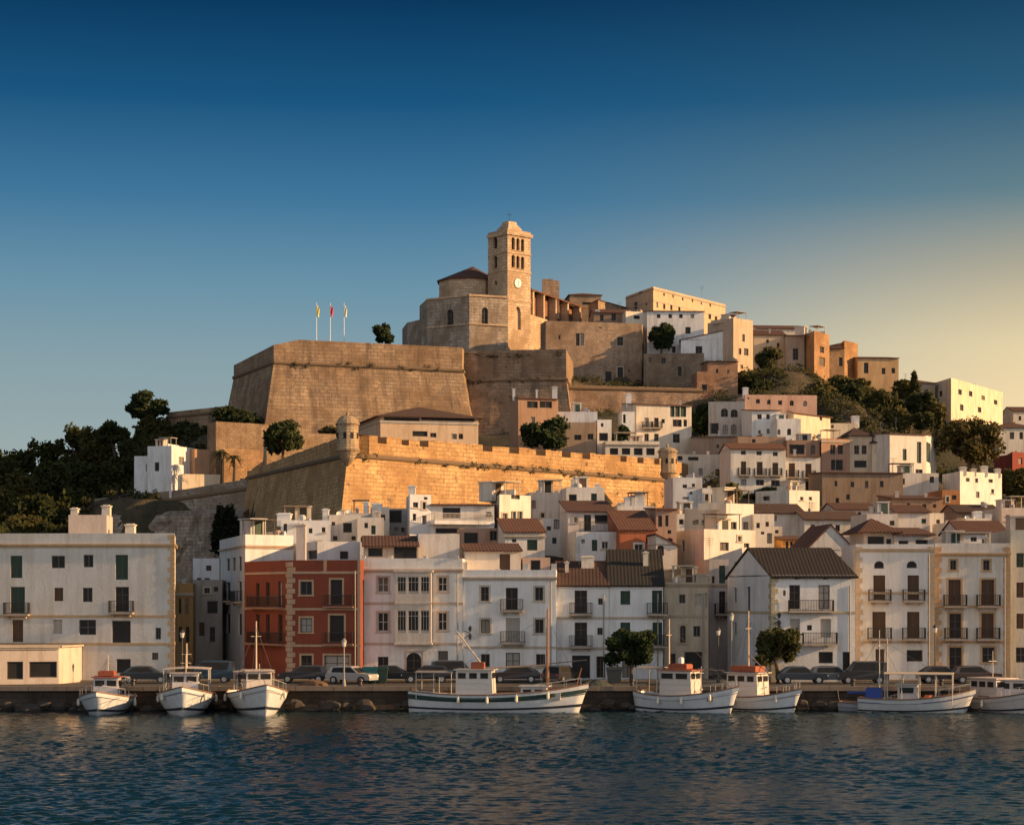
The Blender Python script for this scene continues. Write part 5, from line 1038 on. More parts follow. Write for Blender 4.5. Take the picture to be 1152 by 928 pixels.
# ================================================================== vegetation
def leafmat(c, name='foliage'):
    k = ('lf', c)
    if k in MC: return MC[k]
    t = NT(name); ob = t.tc.outputs['Object']; n1 = t.noise(ob, .5, 3, .6); n2 = t.noise(ob, 4.0, 2)
    b = t.mix(t.rng(n1, .35, .65), dk(c, .6), tuple(q * w for q, w in zip(c, (1.35, 1.3, 1.1)))); b = t.mix(t.rng(n2, .45, .7, 0, .5), b, tuple(q * w for q, w in zip(c, (1.7, 1.5, .9))))
    t.col(b); t.rough(.85); t.p.inputs['Specular IOR Level'].default_value = .15
    MC[k] = t.mat; return t.mat
def leaves(m, c, r, n, s, g):
    for _ in range(n):
        while True:
            v = Vector((g.uniform(-1, 1), g.uniform(-1, 1), g.uniform(-1, 1)))
            if .15 < v.length < 1: break
        v = v * (v.length ** -.3) * g.gauss(1.0, .16)
        p = Vector((c[0] + v.x * r[0], c[1] + v.y * r[1], c[2] + v.z * r[2]))
        a = Vector((g.gauss(0, 1), g.gauss(0, 1), g.gauss(0, 1))).normalized(); b = a.orthogonal().normalized(); k = s * g.uniform(.6, 1.3)
        a *= k; b *= k * .6
        m.face([p - a, p + b, p + a, p - b * .8])
GREEN = (.045, .060, .022); DGREEN = (.022, .034, .014); OLIVE = (.085, .085, .03); PINEG = (.035, .05, .018)
def tree(label, px, ytop, ybot, Y, wpx, kind='round', c=GREEN, group=None, seed=0, dens=1., name=None, leaf=None, cat='tree'):
    g = random.Random(seed * 77 + int(px * 10)); x = X(px, Y); zt = Z(ytop, Y); zb = Z(ybot, Y); w = wpx * Y / F / 2; h = zt - zb
    name = name or {'box': 'broadleaf_tree', 'round': 'broadleaf_tree', 'pine': 'pine_tree', 'column': 'cypress_tree', 'shrub': 'shrub'}[kind]
    T = thing(name, (x, Y, zb), label, cat if kind != 'shrub' else 'shrub', group)
    lm = leafmat(c); cr = MB(); tr = MB(); ls = leaf or max(.2, Y * .0014)
    area = w * w; 
    if kind == 'pine': cz = zb + h * .70; ry = h * .32
    elif kind == 'column': cz = zb + h * .55; ry = h * .47
    elif kind == 'shrub': cz = zb + h * .45; ry = h * .6
    elif kind == 'box': cz = zb + h * .62; ry = h * .36
    else: cz = zb + h * .60; ry = h * .42
    bend = g.uniform(-.12, .12) * h
    r0 = max(.12, h * .035)
    tr.path([(x, Y, zb - 2.5), (x + bend * .3, Y, zb + h * .25), (x + bend, Y, cz - ry * .3)], [r0 * 1.2, r0, r0 * .6], 7)
    nb = {'box': 34, 'pine': 17, 'round': 20, 'column': 12, 'shrub': 8}[kind]
    for k in range(nb):
        a = g.uniform(0, 2 * pi); q = sqrt(g.uniform(.05, 1)); 
        if kind == 'column':
            t_ = k / nb; rr_ = w * (1 - t_ ** 1.6) ; c_ = (x + g.uniform(-.2, .2) * w, Y + g.uniform(-.2, .2) * w, zb + h * (.12 + .82 * t_)); rad = (max(.3, rr_ * .75), max(.3, rr_ * .75), h * .13)
        elif kind == 'box': c_ = (x + g.uniform(-.78, .78) * w, Y + g.uniform(-.5, .5) * w, cz + g.uniform(-.75, .72) * ry); k_ = g.uniform(.2, .32); rad = (w * k_, w * k_, ry * k_ * 1.1)
        else:
            zq = g.uniform(-.75, .75); s_ = sqrt(max(0.1, 1 - zq * zq)); c_ = (x + bend * .6 + cos(a) * q * w * .82 * s_, Y + sin(a) * q * w * .72 * s_, cz + zq * ry * .8)
            k_ = g.uniform(.22, .40); rad = (w * k_, w * k_, (ry * k_ * 1.15) if kind != 'pine' else w * k_ * .55)
        n = int(dens * 150 * max(1., (rad[0] * rad[2]) / (ls * ls) * .035)); leaves(cr, c_, rad, min(n, 900), ls, g)
        if kind != 'shrub': tr.path([(x + bend, Y, cz - ry * .5), ((x + bend + c_[0]) / 2, (Y + c_[1]) / 2, (cz - ry * .5 + c_[2]) / 2 - .1), c_], [r0 * .45, r0 * .3, r0 * .12], 5)
    tr.build('trunk', paint((.09, .06, .04), .95, name='bark'), T); cr.build('crown', lm, T)
    return T
TG = 'pines and bushes on the slope below the ochre houses'
tree('round dark tree in front of the white house with attic windows', 743, 365, 400, 396, 28, 'round', DGREEN, dens=1.4)
tree('small dark rounded bush on top of the great bastion', 433, 363, 384, 366, 25, 'shrub', DGREEN, dens=1.5)
tree('dark bushy tree right of the three storey brown house, just behind the rampart', 616, 470, 512, 308, 56, 'round', DGREEN, dens=1.3)
tree('dark shrub between the white cube house and the loggia house', 698, 477, 500, 320, 20, 'shrub', DGREEN)
tree('dark tree in the gap between loggia house and grey arched house', 789, 454, 500, 338, 26, 'round', DGREEN)
tree('tall loose pine in front of the cream lit house beside the tower house', 866, 388, 438, 388, 34, 'pine', (.05, .05, .02), seed=2)
tree('wide umbrella pine standing alone on the far left slope', 163, 436, 500, 402, 44, 'pine', DGREEN, seed=3, dens=1.4)
tree('large round tree at the right edge below the bright apartment block', 1091, 470, 535, 318, 70, 'round', (.075, .06, .02), dens=1.3)
tree('small clipped quayside tree in front of the green shuttered house', 709, 706, 763, 170, 54, 'box', (.022, .036, .013), dens=1.9, leaf=.17)
tree('square clipped quayside tree in front of the gabled house', 876, 705, 765, 168, 52, 'box', (.045, .048, .016), dens=1.9, leaf=.17, seed=4)
tree('slender dark climbing tree against the shaded rampart wall', 250, 565, 650, 322, 34, 'round', (.012, .017, .009), dens=1.2)
tree('leafy tree on the terrace left of the sentry turret', 318, 474, 520, 317, 46, 'round', (.03, .04, .015), seed=5)
tree('small dark bush below the great bastion, left side', 275, 456, 478, 348, 66, 'shrub', (.02, .028, .012))
tree('small bush at the foot of the great bastion above the hipped roof building', 372, 470, 492, 330, 50, 'shrub', (.05, .045, .02))
tree('small tree between cream roof terrace block and shuttered white house', 822, 541, 572, 262, 28, 'round', OLIVE, seed=6)
tree('shrub row under the white shuttered houses', 862, 549, 560, 270, 70, 'shrub', (.04, .045, .018))
tree('dark tree at the right edge beside the dark red house', 1142, 525, 570, 296, 40, 'round', (.055, .05, .015), seed=7)
for k, (px, yt, yb, Y, w, kd) in enumerate([(840, 418, 448, 382, 30, 'round'), (860, 428, 452, 376, 30, 'round'), (880, 420, 452, 384, 26, 'pine'), (896, 418, 446, 390, 26, 'round'), (908, 425, 455, 380, 34, 'round'), (930, 428, 462, 376, 36, 'round'),
    (944, 422, 456, 388, 30, 'pine'), (958, 432, 472, 380, 36, 'round'), (974, 424, 470, 386, 28, 'pine'), (986, 436, 480, 372, 36, 'round'), (1002, 440, 478, 380, 30, 'round'), (1015, 425, 470, 388, 26, 'pine'), (1029, 418, 470, 386, 20, 'column'),
    (1040, 438, 480, 376, 34, 'round'), (1010, 458, 492, 362, 34, 'round'), (975, 458, 486, 364, 30, 'shrub'), (940, 452, 478, 364, 34, 'shrub'), (1052, 455, 490, 360, 26, 'round'), (925, 440, 470, 370, 30, 'round'), (1035, 462, 500, 350, 24, 'pine')]):
    tree('pine or bush on the dark slope below the ochre houses', px, yt, yb, Y, w, kd, [(.05, .05, .018), (.035, .042, .016), (.07, .062, .02)][k % 3], group=TG, seed=k, name={'round': 'broadleaf_tree', 'pine': 'pine_tree', 'column': 'cypress_tree', 'shrub': 'shrub'}[kd])
for k, (px, yt, yb, Y, w, kd) in enumerate([(8, 500, 560, 420, 56, 'round'), (-20, 497, 560, 416, 50, 'round'), (45, 497, 560, 418, 52, 'round'), (85, 478, 560, 412, 50, 'round'), (112, 480, 550, 405, 50, 'round'), (135, 470, 545, 402, 40, 'pine'), (150, 478, 540, 396, 44, 'round'),
    (180, 468, 530, 400, 50, 'round'), (205, 474, 525, 398, 44, 'round'), (60, 520, 590, 380, 56, 'round'), (20, 530, 600, 370, 60, 'round'), (100, 515, 580, 378, 52, 'round'), (130, 510, 570, 372, 48, 'round'), (-10, 545, 620, 340, 60, 'round'), (40, 555, 620, 335, 60, 'round'), (80, 550, 615, 340, 50, 'round'), (30, 580, 640, 300, 56, 'round'), (0, 590, 650, 280, 60, 'round'), (225, 478, 520, 392, 40, 'round'), (170, 490, 520, 388, 36, 'round'),
    (70, 585, 640, 290, 50, 'round'), (15, 515, 575, 400, 50, 'pine')]):
    tree('dark tree in the wood on the far left hill', px, yt, yb, Y, w, kd, [(.034, .040, .014), (.050, .048, .016), (.028, .034, .012)][k % 3], group='trees of the dark wood on the left hill', seed=k + 50)
def palm(label, px, ytop, ybot, Y, wpx, group=None):
    g = random.Random(int(px)); x = X(px, Y); zt = Z(ytop, Y); zb = Z(ybot, Y); w = wpx * Y / F / 2; cz = zt - w * .5
    T = thing('palm_tree', (x, Y, zb), label, 'palm', group); m = MB(); m.path([(x, Y, zb - 1), (x + .1, Y, (zb + cz) / 2), (x, Y, cz)], [.28, .2, .22], 7); m.build('trunk', paint((.10, .07, .045), .95), T)
    m = MB()
    for k in range(26):
        a = g.uniform(0, 2 * pi); up = g.uniform(-.2, 1.1); L = w * g.uniform(.85, 1.1); pts = []
        for j in range(7):
            t_ = j / 6; pts.append(Vector((x + cos(a) * L * t_ * cos(up * .6), Y + sin(a) * L * t_ * cos(up * .6), cz + L * (sin(up) * t_ - .95 * t_ * t_))))
        s = Vector((-sin(a), cos(a), 0))
        for j in range(6):
            for sg in (-1, 1):
                wd = .45 * (1 - (j / 6) ** 2) * w * .45; e = s * sg * wd + Vector((0, 0, -wd * .5)); m.face([pts[j], pts[j + 1], pts[j + 1] + e * .8 + (pts[j + 1] - pts[j]) * .4])
    m.build('crown', leafmat((.05, .055, .018)), T)
palm('small palm on the lit left terrace, left of two', 249, 502, 540, 336.5, 28); palm('small palm on the lit left terrace, right of two', 263, 508, 540, 336, 26)
# low scrub: nobody could count it
m = MB(); g = random.Random(21)
def scrub(px0, px1, Y0, Y1, n, sz=1.0):
    for _ in range(n):
        Y = g.uniform(Y0, Y1); px = g.uniform(px0, px1); x = X(px, Y); z = ground(x, Y); r = g.uniform(.5, 1.4) * sz; leaves(m, (x, Y, z + r * .3), (r * 1.2, r * 1.2, r * .8), 45, .26 * sz, g)
scrub(-60, 230, 345, 425, 420, 1.4); scrub(640, 800, 372, 392, 200, .8); scrub(640, 800, 350, 364, 60, .6); scrub(236, 320, 344, 368, 160, .9); scrub(800, 1060, 345, 398, 420, 1.1); scrub(-60, 200, 240, 345, 260, 1.4); scrub(1050, 1200, 300, 400, 260, 1.1); scrub(780, 1000, 300, 350, 90, .8); scrub(230, 420, 362, 380, 60, .9)
o = m.build('undergrowth', leafmat((.034, .036, .014))); tag(o, 'dry dark green scrub covering the open slopes of the hill', 'undergrowth', kind='stuff')
# ================================================================== boats
def hull(L, Bm, free, bowup, sternup, rake=.9, fullness=.35, tr=.72):
    """half-breadth and height tables; returns f(t, k) -> (x, y, z), bow at +x"""
    def hb(t): 
        if t < .45: return Bm / 2 * (tr + (1 - tr) * sin(t / .45 * pi / 2))
        q = (t - .45) / .55; return Bm / 2 * max(0.0, 1 - q ** 2.3) ** .9
    def sh(t): return free + bowup * max(0, (t - .35) / .65) ** 2.2 + sternup * max(0, (.35 - t) / .35) ** 2
    def f(t, k, side=1):
        z = -.45 + (sh(t) + .45) * k; q = k ** .38 if t < .8 else k ** (.38 + (t - .8) * 2.2)
        y = hb(t) * q; x = -L / 2 + L * t + rake * (k - .5) * max(0, (t - .6) / .4) ** 1.5 - .25 * (1 - k) * (t < .02) * 0
        return (x, side * y, z)
    return f, hb, sh
def boat(name, label, px, Y, head, L, Bm, free, bowup, sternup=.15, hc=(.66, .68, .70), stripe=None, cabin=None, canopy=None, masts=(), boom=None, top=None, deck=(.25, .17, .11), fenders=0, railc=(.25, .13, .07), group=None, extra=None, tr=.72):
    T = thing(name, (0, 0, 0), label, 'boat', group); T['_b'] = [0, 0, 0]
    f, hb, sh = hull(L, Bm, free, bowup, sternup, tr=tr); N = 22; K = 8
    m = MB()
    for s in (1, -1):
        for i in range(N):
            for k in range(K):
                q = [f(i / N, k / K, s), f((i + 1) / N, k / K, s), f((i + 1) / N, (k + 1) / K, s), f(i / N, (k + 1) / K, s)]
                m.face(q[::-1] if s == 1 else q)
    for k in range(K): m.face([f(0, k / K, 1), f(0, k / K, -1), f(0, (k + 1) / K, -1), f(0, (k + 1) / K, 1)])
    ho = m.build('hull', paint(hc, .35, name='hull_paint', var=.35), T, smooth=True, weld=True)
    m = MB(); D = .32      # deck and inner bulwark
    for i in range(N):
        a = [f(i / N, 1, s) for s in (1, -1)]; b = [f((i + 1) / N, 1, s) for s in (1, -1)]; k = .96
        A = [(p[0], p[1] * k, p[2] - D) for p in a]; B_ = [(p[0], p[1] * k, p[2] - D) for p in b]
        m.face([A[1], B_[1], B_[0], A[0]]); m.face([A[0], B_[0], b[0], a[0]], 1); m.face([b[1], B_[1], A[1], a[1]], 1)
    m.build('deck', [paint(deck, .8), paint(dk(hc, .85), .6)], T)
    m = MB()
    for s in (1, -1):
        pts = [Vector(f(i / N, 1, s)) + Vector((0, s * .02, .02)) for i in range(N + 1)]; m.path(pts, .05, 6)
    m.path([f(0, 1, -1), f(0, 1, 1)], .05, 6); m.build('gunwale', paint(railc, .6), T)
    if stripe:
        for kk, c_, r_ in stripe:
            m = MB()
            for s in (1, -1): m.path([Vector(f(i / N, kk, s)) + Vector((0, s * .015, 0)) for i in range(0, N + 1)], r_, 6)
            m.build('rubbing_strake', paint(c_, .6), T)
    m = MB()
    for s in (1, -1):
        for i in range(N):
            k0, k1 = .36, .44; q = [Vector(f(i / N, k0, s)) , Vector(f((i + 1) / N, k0, s)), Vector(f((i + 1) / N, k1, s)), Vector(f(i / N, k1, s))]; q = [p + Vector((0, s * .012, -.02)) for p in q]; m.face(q[::-1] if s == 1 else q)
    m.build('boot_top', paint((.03, .035, .05), .5), T)
    dz = free - D
    if cabin:      # x0, x1, width, height, colour
        for ci, cb in enumerate(cabin):
            x0, x1, w, h, c_ = cb[:5]; roofc = cb[5] if len(cb) > 5 else c_; z0 = dz - .05; z1 = z0 + h
            cu = thing_part = None
            m = MB(); ch = MB(); gl = MB(); sl = .12
            m.hexa([(x0, -w / 2, z0), (x1, -w / 2, z0), (x1, w / 2, z0), (x0, w / 2, z0), (x0 + .03, -w / 2 + .04, z1), (x1 - sl, -w / 2 + .04, z1), (x1 - sl, w / 2 - .04, z1), (x0 + .03, w / 2 - .04, z1)])
            for k in range(1, int(h / .42) + 1):
                for s in (-1, 1): m.box(x0 + .1, x1 - .15, s * w / 2 - .018, s * w / 2 + .018, z0 + k * .42 - .015, z0 + k * .42 + .015)
            c = m.build('wheelhouse', paint(c_, .5), T)
            m = MB(); m.box(x0 - .15, x1 + .1, -w / 2 - .14, w / 2 + .14, z1 + .002, z1 + .08); m.build('cabin_roof', paint(roofc, .5), T)
            nW = max(1, int((x1 - x0) / .95)); zz = z1 - .62
            for s in (-1, 1):
                for k in range(nW):
                    xa = x0 + .2 + k * (x1 - x0 - .3) / nW; xb = xa + (x1 - x0 - .3) / nW - .28; g_ = MB(); yw = s * (w / 2 - .005)
                    g_.box(xa, xb, min(yw, yw + s * .03), max(yw, yw + s * .03), zz, zz + .42); wn = g_.build('cabin_window', glass(), T)
            for k in range(2):
                ya = -w / 2 + .15 + k * (w / 2 - .05); g_ = MB(); g_.box(x1 - .14, x1 - .06, ya, ya + w / 2 - .25, zz, zz + .42); g_.build('cabin_window', glass(), T)
    if canopy:     # x0, x1, width, top height, colour
        x0, x1, w, h, c_ = canopy; m = MB(); z1 = dz + h
        for i in range(6):
            a, b = -1 + i / 3, -1 + (i + 1) / 3; za, zb_ = z1 - .1 * a * a, z1 - .1 * b * b
            m.hexa([(x0, a * w / 2, za - .05), (x1, a * w / 2, za - .05), (x1, b * w / 2, zb_ - .05), (x0, b * w / 2, zb_ - .05), (x0, a * w / 2, za), (x1, a * w / 2, za), (x1, b * w / 2, zb_), (x0, b * w / 2, zb_)])
        m.build('canopy', paint(c_, .7), T); n = max(2, int((x1 - x0) / 1.3) + 1)
        for s in (-1, 1):
            for k in range(n): xx = x0 + .08 + (x1 - x0 - .16) * k / (n - 1); m = MB(); m.tube((xx, s * (w / 2 - .1), dz), (xx, s * (w / 2 - .1), z1 - .12), .035, n=6); m.build('canopy_post', paint((.5, .46, .4), .4), T)
    for mi, (xm, hm, rad, c_) in enumerate(masts):
        m = MB(); m.tube((xm, 0, dz - .1), (xm, 0, dz + hm), rad, rad * .55, 8); m.tube((xm - .02, -.4, dz + hm * .8), (xm - .02, .4, dz + hm * .8), .03, n=5); m.box(xm - .09, xm + .09, -.09, .09, dz + hm * .3, dz + hm * .34); mo = m.build('mast', paint(c_, .6), T)
        m = MB(); top_ = (xm, 0, dz + hm * .92)
        for p in ((-L * .45, 0, sh(.05)), (L * .47, 0, sh(.97)), (xm - .4, Bm * .42, free), (xm - .4, -Bm * .42, free)): m.tube(top_, p, .012, n=3, cap=False)
        m.build('rigging', paint((.10, .09, .08), .7), T)
    if boom:
        for (xa, za, xb, zb_, r_, c_) in boom: m = MB(); m.tube((xa, 0.05, dz + za), (xb, 0.05, dz + zb_), r_, r_ * .7, 7); m.build('boom', paint(c_, .6), T)
    for k in range(fenders):
        t_ = .3 + k * .5 / max(1, fenders - 1) if fenders > 1 else .5
        for s in (-1, 1):
            p = f(t_, .97, s); m = MB(); m.lathe(p[0], p[1] + s * .13, [(.03, p[2] - .05), (.11, p[2] - .16), (.12, p[2] - .5), (.04, p[2] - .62)], 8); m.tube((p[0], p[1] + s * .1, p[2] + .05), (p[0], p[1] + s * .13, p[2] - .08), .015, n=3); m.build('fender', paint((.78, .72, .58), .6), T)
    for s in (-1, 1):      # bow rail and mooring line
        m = MB(); pr = [Vector(f(q, 1, s)) for q in (.72, .8, .88, .96)]
        for p in pr: m.tube(p, p + Vector((0, 0, .55)), .018, n=4)
        m.path([p + Vector((0, 0, .55)) for p in pr], .02, 4); m.build('bow_rail', paint((.5, .48, .44), .4), T)
    m = MB(); p0 = Vector(f(.0, 1, 1)); n_ = 8; e = Vector((-3.2, 1.2, QZ - .1)); m.path([p0.lerp(e, q / n_) + Vector((0, 0, -.5 * sin(pi * q / n_))) for q in range(n_ + 1)], .03, 4); m.build('mooring_line', paint((.35, .28, .2), .9), T)
    # deck gear, one mesh per heap
    g = random.Random(int(px)); 
    for k in range(10):
        xx = g.uniform(-L * .42, L * .38); yy = g.uniform(-.3, .3) * Bm; s = g.uniform(.18, .34); m = MB()
        if any(cb[0] - .3 < xx < cb[1] + .3 for cb in (cabin or ())): continue
        if k % 2: m.lathe(xx, yy, [(s, dz), (s * 1.1, dz + s), (s * .95, dz + s * 1.8)], 9); m.build('bucket', paint(g.choice([(.45, .12, .05), (.1, .2, .3), (.5, .45, .35)]), .6), T)
        else: m.box(xx - s * 1.3, xx + s * 1.3, yy - s, yy + s, dz + .002, dz + s * 1.5); m.box(xx - s * 1.35, xx + s * 1.35, yy - s * 1.05, yy + s * 1.05, dz + s * 1.5 + .002, dz + s * 1.7); m.build('deck_box', paint(g.choice([(.5, .45, .38), (.25, .16, .1), (.6, .6, .58)]), .7), T)
    if top:
        for (x0, x1, y0, y1, z0, z1, c_, nm) in top: m = MB(); m.box(x0, x1, y0, y1, dz + z0, dz + z1); m.box(x0 + .05, x1 - .05, y0 + .05, y1 - .05, dz + z1 + .002, dz + z1 + .06); m.build(nm, paint(c_, .7), T)
    T.location = (X(px, Y), Y, 0); T.rotation_euler = (0, 0, head)
    return T
# heading: 0 = bow to the right, -90 = bow to the viewer
OR = (.34, .085, .035)
boat('fishing_boat', 'long white wooden fishing boat with a dark side stripe, a tall mast and a deckhouse', 558, 157.2, R(-8), 13.4, 3.2, 1.35, .85, .3, stripe=((.86, (.03, .06, .05), .06), (.72, (.03, .06, .05), .035), (.79, (.02, .05, .045), .10)), fenders=4, tr=.6,
     cabin=[(-3.0, -.1, 1.9, 2.25, (.66, .60, .54), (.55, .5, .45)), (2.0, 4.1, 1.5, 1.0, (.62, .58, .53))], canopy=(-6.1, -3.2, 2.6, 2.15, (.30, .27, .24)),
     masts=[(4.0, 6.9, .13, (.38, .17, .07))], boom=[(3.9, 2.6, -.6, 2.35, .075, (.55, .38, .24)), (-.9, 2.35, -3.1, 5.2, .07, (.58, .45, .33)), (3.9, 2.7, 7.0, 3.0, .05, (.2, .16, .13)), (6.2, 1.0, 6.6, 2.4, .05, (.3, .12, .05)), (-2.4, 2.3, -2.8, 4.6, .03, (.5, .45, .4))], top=[(-1.9, -.9, -.4, .4, 2.3, 2.75, OR, 'life_raft'), (4.9, 5.4, -.5, .5, .1, .7, (.35, .13, .07), 'winch')])
boat('fishing_boat', 'white fishing boat with an orange wheelhouse roof and a flat canopy, right of centre', 772, 157.5, R(-33), 8.2, 3.0, 1.25, .8, .3, fenders=3,
     cabin=[(-1.9, .9, 1.7, 2.3, (.64, .56, .50), (.42, .12, .06))], canopy=(-3.9, -1.95, 2.2, 2.5, (.45, .36, .28)), masts=[(-1.5, 6.2, .10, (.62, .48, .34)), (1.3, 2.6, .05, (.5, .45, .4))], boom=[(1.0, 2.4, 3.2, 2.3, .05, (.3, .22, .15))], top=[(-1.3, .3, -.5, .5, 2.4, 2.7, OR, 'life_raft'), (-.6, -.3, -.2, .2, 2.8, 3.2, (.7, .7, .7), 'radar_dome')], stripe=((.80, (.35, .36, .38), .03),))
boat('fishing_boat', 'small white fishing boat with orange canvas over its wheelhouse and a lit bow', 853, 158.5, R(-40), 7.0, 2.6, 1.1, .75, .2, fenders=2, cabin=[(-2.4, .5, 1.7, 2.2, (.64, .57, .51), (.5, .44, .38))],
     masts=[(-.9, 7.0, .10, (.60, .44, .30))], boom=[(-.9, 3.6, 1.6, 1.6, .05, (.3, .22, .16))], top=[(-2.1, .2, -.7, .7, 2.28, 2.65, OR, 'canvas_cover')], stripe=((.80, (.35, .30, .28), .03),))
boat('fishing_boat', 'white boat with a low canopy, bow on, moored nearest the red building', 290, 156, R(-76), 10.0, 4.5, 1.5, .85, .1, cabin=[(-1.2, 1.1, 2.0, 2.1, (.68, .60, .52), (.6, .5, .42))], canopy=(-3.8, -1.3, 3.0, 2.0, (.62, .52, .42)),
     masts=[(-1.0, 5.8, .09, (.66, .52, .38)), (1.0, 2.6, .05, (.6, .5, .4))], stripe=((.84, (.45, .42, .4), .03),), fenders=2)
boat('fishing_boat', 'white boat with a wide flat canopy, middle of the three moored at the left', 209, 156, R(-84), 9.6, 4.4, 1.4, .8, .1, cabin=[(-1.0, .9, 2.0, 2.0, (.60, .56, .54), (.5, .44, .4))], canopy=(-3.9, -.2, 3.6, 2.35, (.60, .52, .46)), masts=[(-1.2, 4.2, .09, (.66, .52, .38)), (-.2, 3.4, .05, (.66, .52, .38))], fenders=2, stripe=((.84, (.2, .25, .35), .03),))
boat('fishing_boat', 'small white boat with a red canvas top, leftmost moored boat', 120, 156.5, R(-88), 8.6, 4.1, 1.15, .65, .1, cabin=[(-1.4, .6, 1.9, 1.9, (.52, .50, .50), (.4, .1, .06))], canopy=(-3.2, -1.5, 2.6, 1.9, (.35, .30, .28)), top=[(-1.0, .4, -.6, .6, 2.0, 2.3, OR, 'canvas_cover')], masts=[(-.6, 3.6, .06, (.66, .52, .38))], fenders=1)
boat('motor_boat', 'low pale boat with a long cream awning and blue covers near the right edge', 1028, 157, R(-14), 8.4, 2.9, 1.0, .8, .1, hc=(.60, .60, .60), cabin=[(-1.2, .4, 1.7, 1.5, (.5, .45, .42))], canopy=(-2.2, 3.0, 2.4, 2.4, (.62, .50, .36)), masts=[(-2.0, 5.0, .06, (.6, .5, .4))], top=[(-3.6, -2.4, -.8, .8, .3, 1.1, (.03, .07, .30), 'canvas_cover')], stripe=((.80, (.08, .12, .25), .05),))
boat('motor_boat', 'low dark sailing dinghy with a blue sail cover left of the cream awning boat', 985, 158.5, R(-20), 5.6, 2.2, .6, .45, .1, hc=(.30, .33, .38), masts=[(.3, 6.0, .05, (.6, .55, .5))], boom=[(.3, 1.2, -2.2, 1.1, .14, (.03, .07, .28))], stripe=((.80, (.6, .6, .6), .03),))
boat('motor_boat', 'white cabin boat half hidden beside the right edge', 1122, 158, R(-60), 7.5, 3.0, 1.0, .7, .1, hc=(.62, .56, .52), cabin=[(-2.0, 1.0, 2.0, 1.9, (.62, .52, .46))], masts=[(-.5, 4.0, .05, (.6, .5, .4))], fenders=1)
boat('motor_boat', 'pale pinkish cabin cruiser cut off by the right edge', 1158, 157.5, R(-20), 7.5, 2.8, 1.1, .5, .1, hc=(.64, .54, .50), cabin=[(-2.4, 1.2, 2.1, 1.7, (.62, .54, .50))])

# ================================================================== cars on the quay road
def make_car(label, body, kind='hatch', light=False):
    T = thing('parked_car', (0, 0, 0), label, 'car', 'cars parked along the quay'); T['_b'] = [0, 0, 0]
    L, Wd = 4.1, 1.7; hgt = 1.46
    low = [(-2.05, .35), (-2.05, .62), (-1.98, .85), (-1.2, .90), (1.15, .88), (1.95, .80), (2.05, .55), (2.03, .32)] if kind != 'van' else [(-2.05, .35), (-2.05, .9), (-2.0, 1.05), (-1.2, 1.05), (1.2, 1.02), (1.95, .90), (2.05, .6), (2.03, .32)]
    cab = [(-1.95, .88), (-1.62, 1.36), (-1.1, 1.45), (.2, 1.44), (1.05, .88)] if kind == 'hatch' else [(-1.9, .88), (-1.2, 1.38), (-.7, 1.43), (.2, 1.41), (1.0, .88)]
    if kind == 'van': cab = [(-2.0, 1.04), (-1.9, 1.75), (-1.3, 1.85), (.6, 1.82), (1.25, 1.04)]
    m = MB()
    def prism(m, P, w0, w1=None, mi=0):
        n = len(P); w1 = w1 or [w0] * n; w1 = w1 if isinstance(w1, list) else [w1] * n
        for k in range(n): j = (k + 1) % n; m.face([(P[k][0], -w1[k], P[k][1]), (P[j][0], -w1[j], P[j][1]), (P[j][0], w1[j], P[j][1]), (P[k][0], w1[k], P[k][1])][::-1], mi)
        m.face([(p[0], -w, p[1]) for p, w in zip(P, w1)], mi); m.face([(p[0], w, p[1]) for p, w in zip(P, w1)][::-1], mi)
    lw = [.80, .85, .84, .83, .83, .82, .78, .76]; prism(m, low[::-1], .85, lw[::-1]); cw = [.80, .64, .62, .62, .78]
    prism(m, cab[::-1], .8, cw[::-1]); o = m.build('body', paint(body, .28, .1, name='car_paint', var=.1), T)
    bv = o.modifiers.new('bevel', 'BEVEL'); bv.width = .05; bv.segments = 2
    zt = cab[2][1]; zl = cab[0][1]; m = MB()
    a, b = cab[0], cab[4]; c, d = cab[3], cab[1]
    for s in (-1, 1):
        q = [(a[0] + .45, s * .80, zl + .05), (b[0] - .25, s * .785, zl + .05), (c[0] + .02, s * .655, zt - .10), (d[0] + .22, s * .665, zt - .13)]; m.face(q if s < 0 else q[::-1])
    m.build('side_window', glass(), T)
    m = MB(); m.face([(b[0] + .01, -.72, zl + .04), (b[0] + .01, .72, zl + .04), (c[0] + .06, .56, zt - .06), (c[0] + .06, -.56, zt - .06)]); m.build('windscreen', glass(), T)
    m = MB(); m.face([(a[0] + .02, .70, zl + .06), (a[0] + .02, -.70, zl + .06), (d[0] - .04, -.56, zt - .12), (d[0] - .04, .56, zt - .12)]); m.build('rear_window', glass(), T)
    for xx in (-1.28, 1.28):
        for s in (-1, 1):
            m = MB(); y0, y1 = s * .70, s * .87; n = 16; r = .32
            R0 = [(xx + r * cos(2 * pi * k / n), y0, r + r * sin(2 * pi * k / n)) for k in range(n)]; R1 = [(p[0], y1, p[2]) for p in R0]
            for k in range(n): m.face([R0[k], R0[(k + 1) % n], R1[(k + 1) % n], R1[k]])
            m.face(R1); m.face(R0); w = m.build('wheel', paint((.02, .02, .02), .8), T); m = MB(); m.face([(xx + .19 * cos(2 * pi * k / n), y1 + s * .006, r + .19 * sin(2 * pi * k / n)) for k in range(n)]); m.build('rim', paint((.45, .45, .45), .3, .8), w)
    for s in (-1, 1):
        m = MB(); m.box(1.93, 2.06, s * .62 - .14, s * .62 + .14, .58, .72); m.build('headlight', paint((.8, .8, .75), .15), T); m = MB(); m.box(-2.07, -1.97, s * .66 - .1, s * .66 + .1, .62, .8); m.build('tail_light', paint((.35, .02, .02), .3), T)
    return T
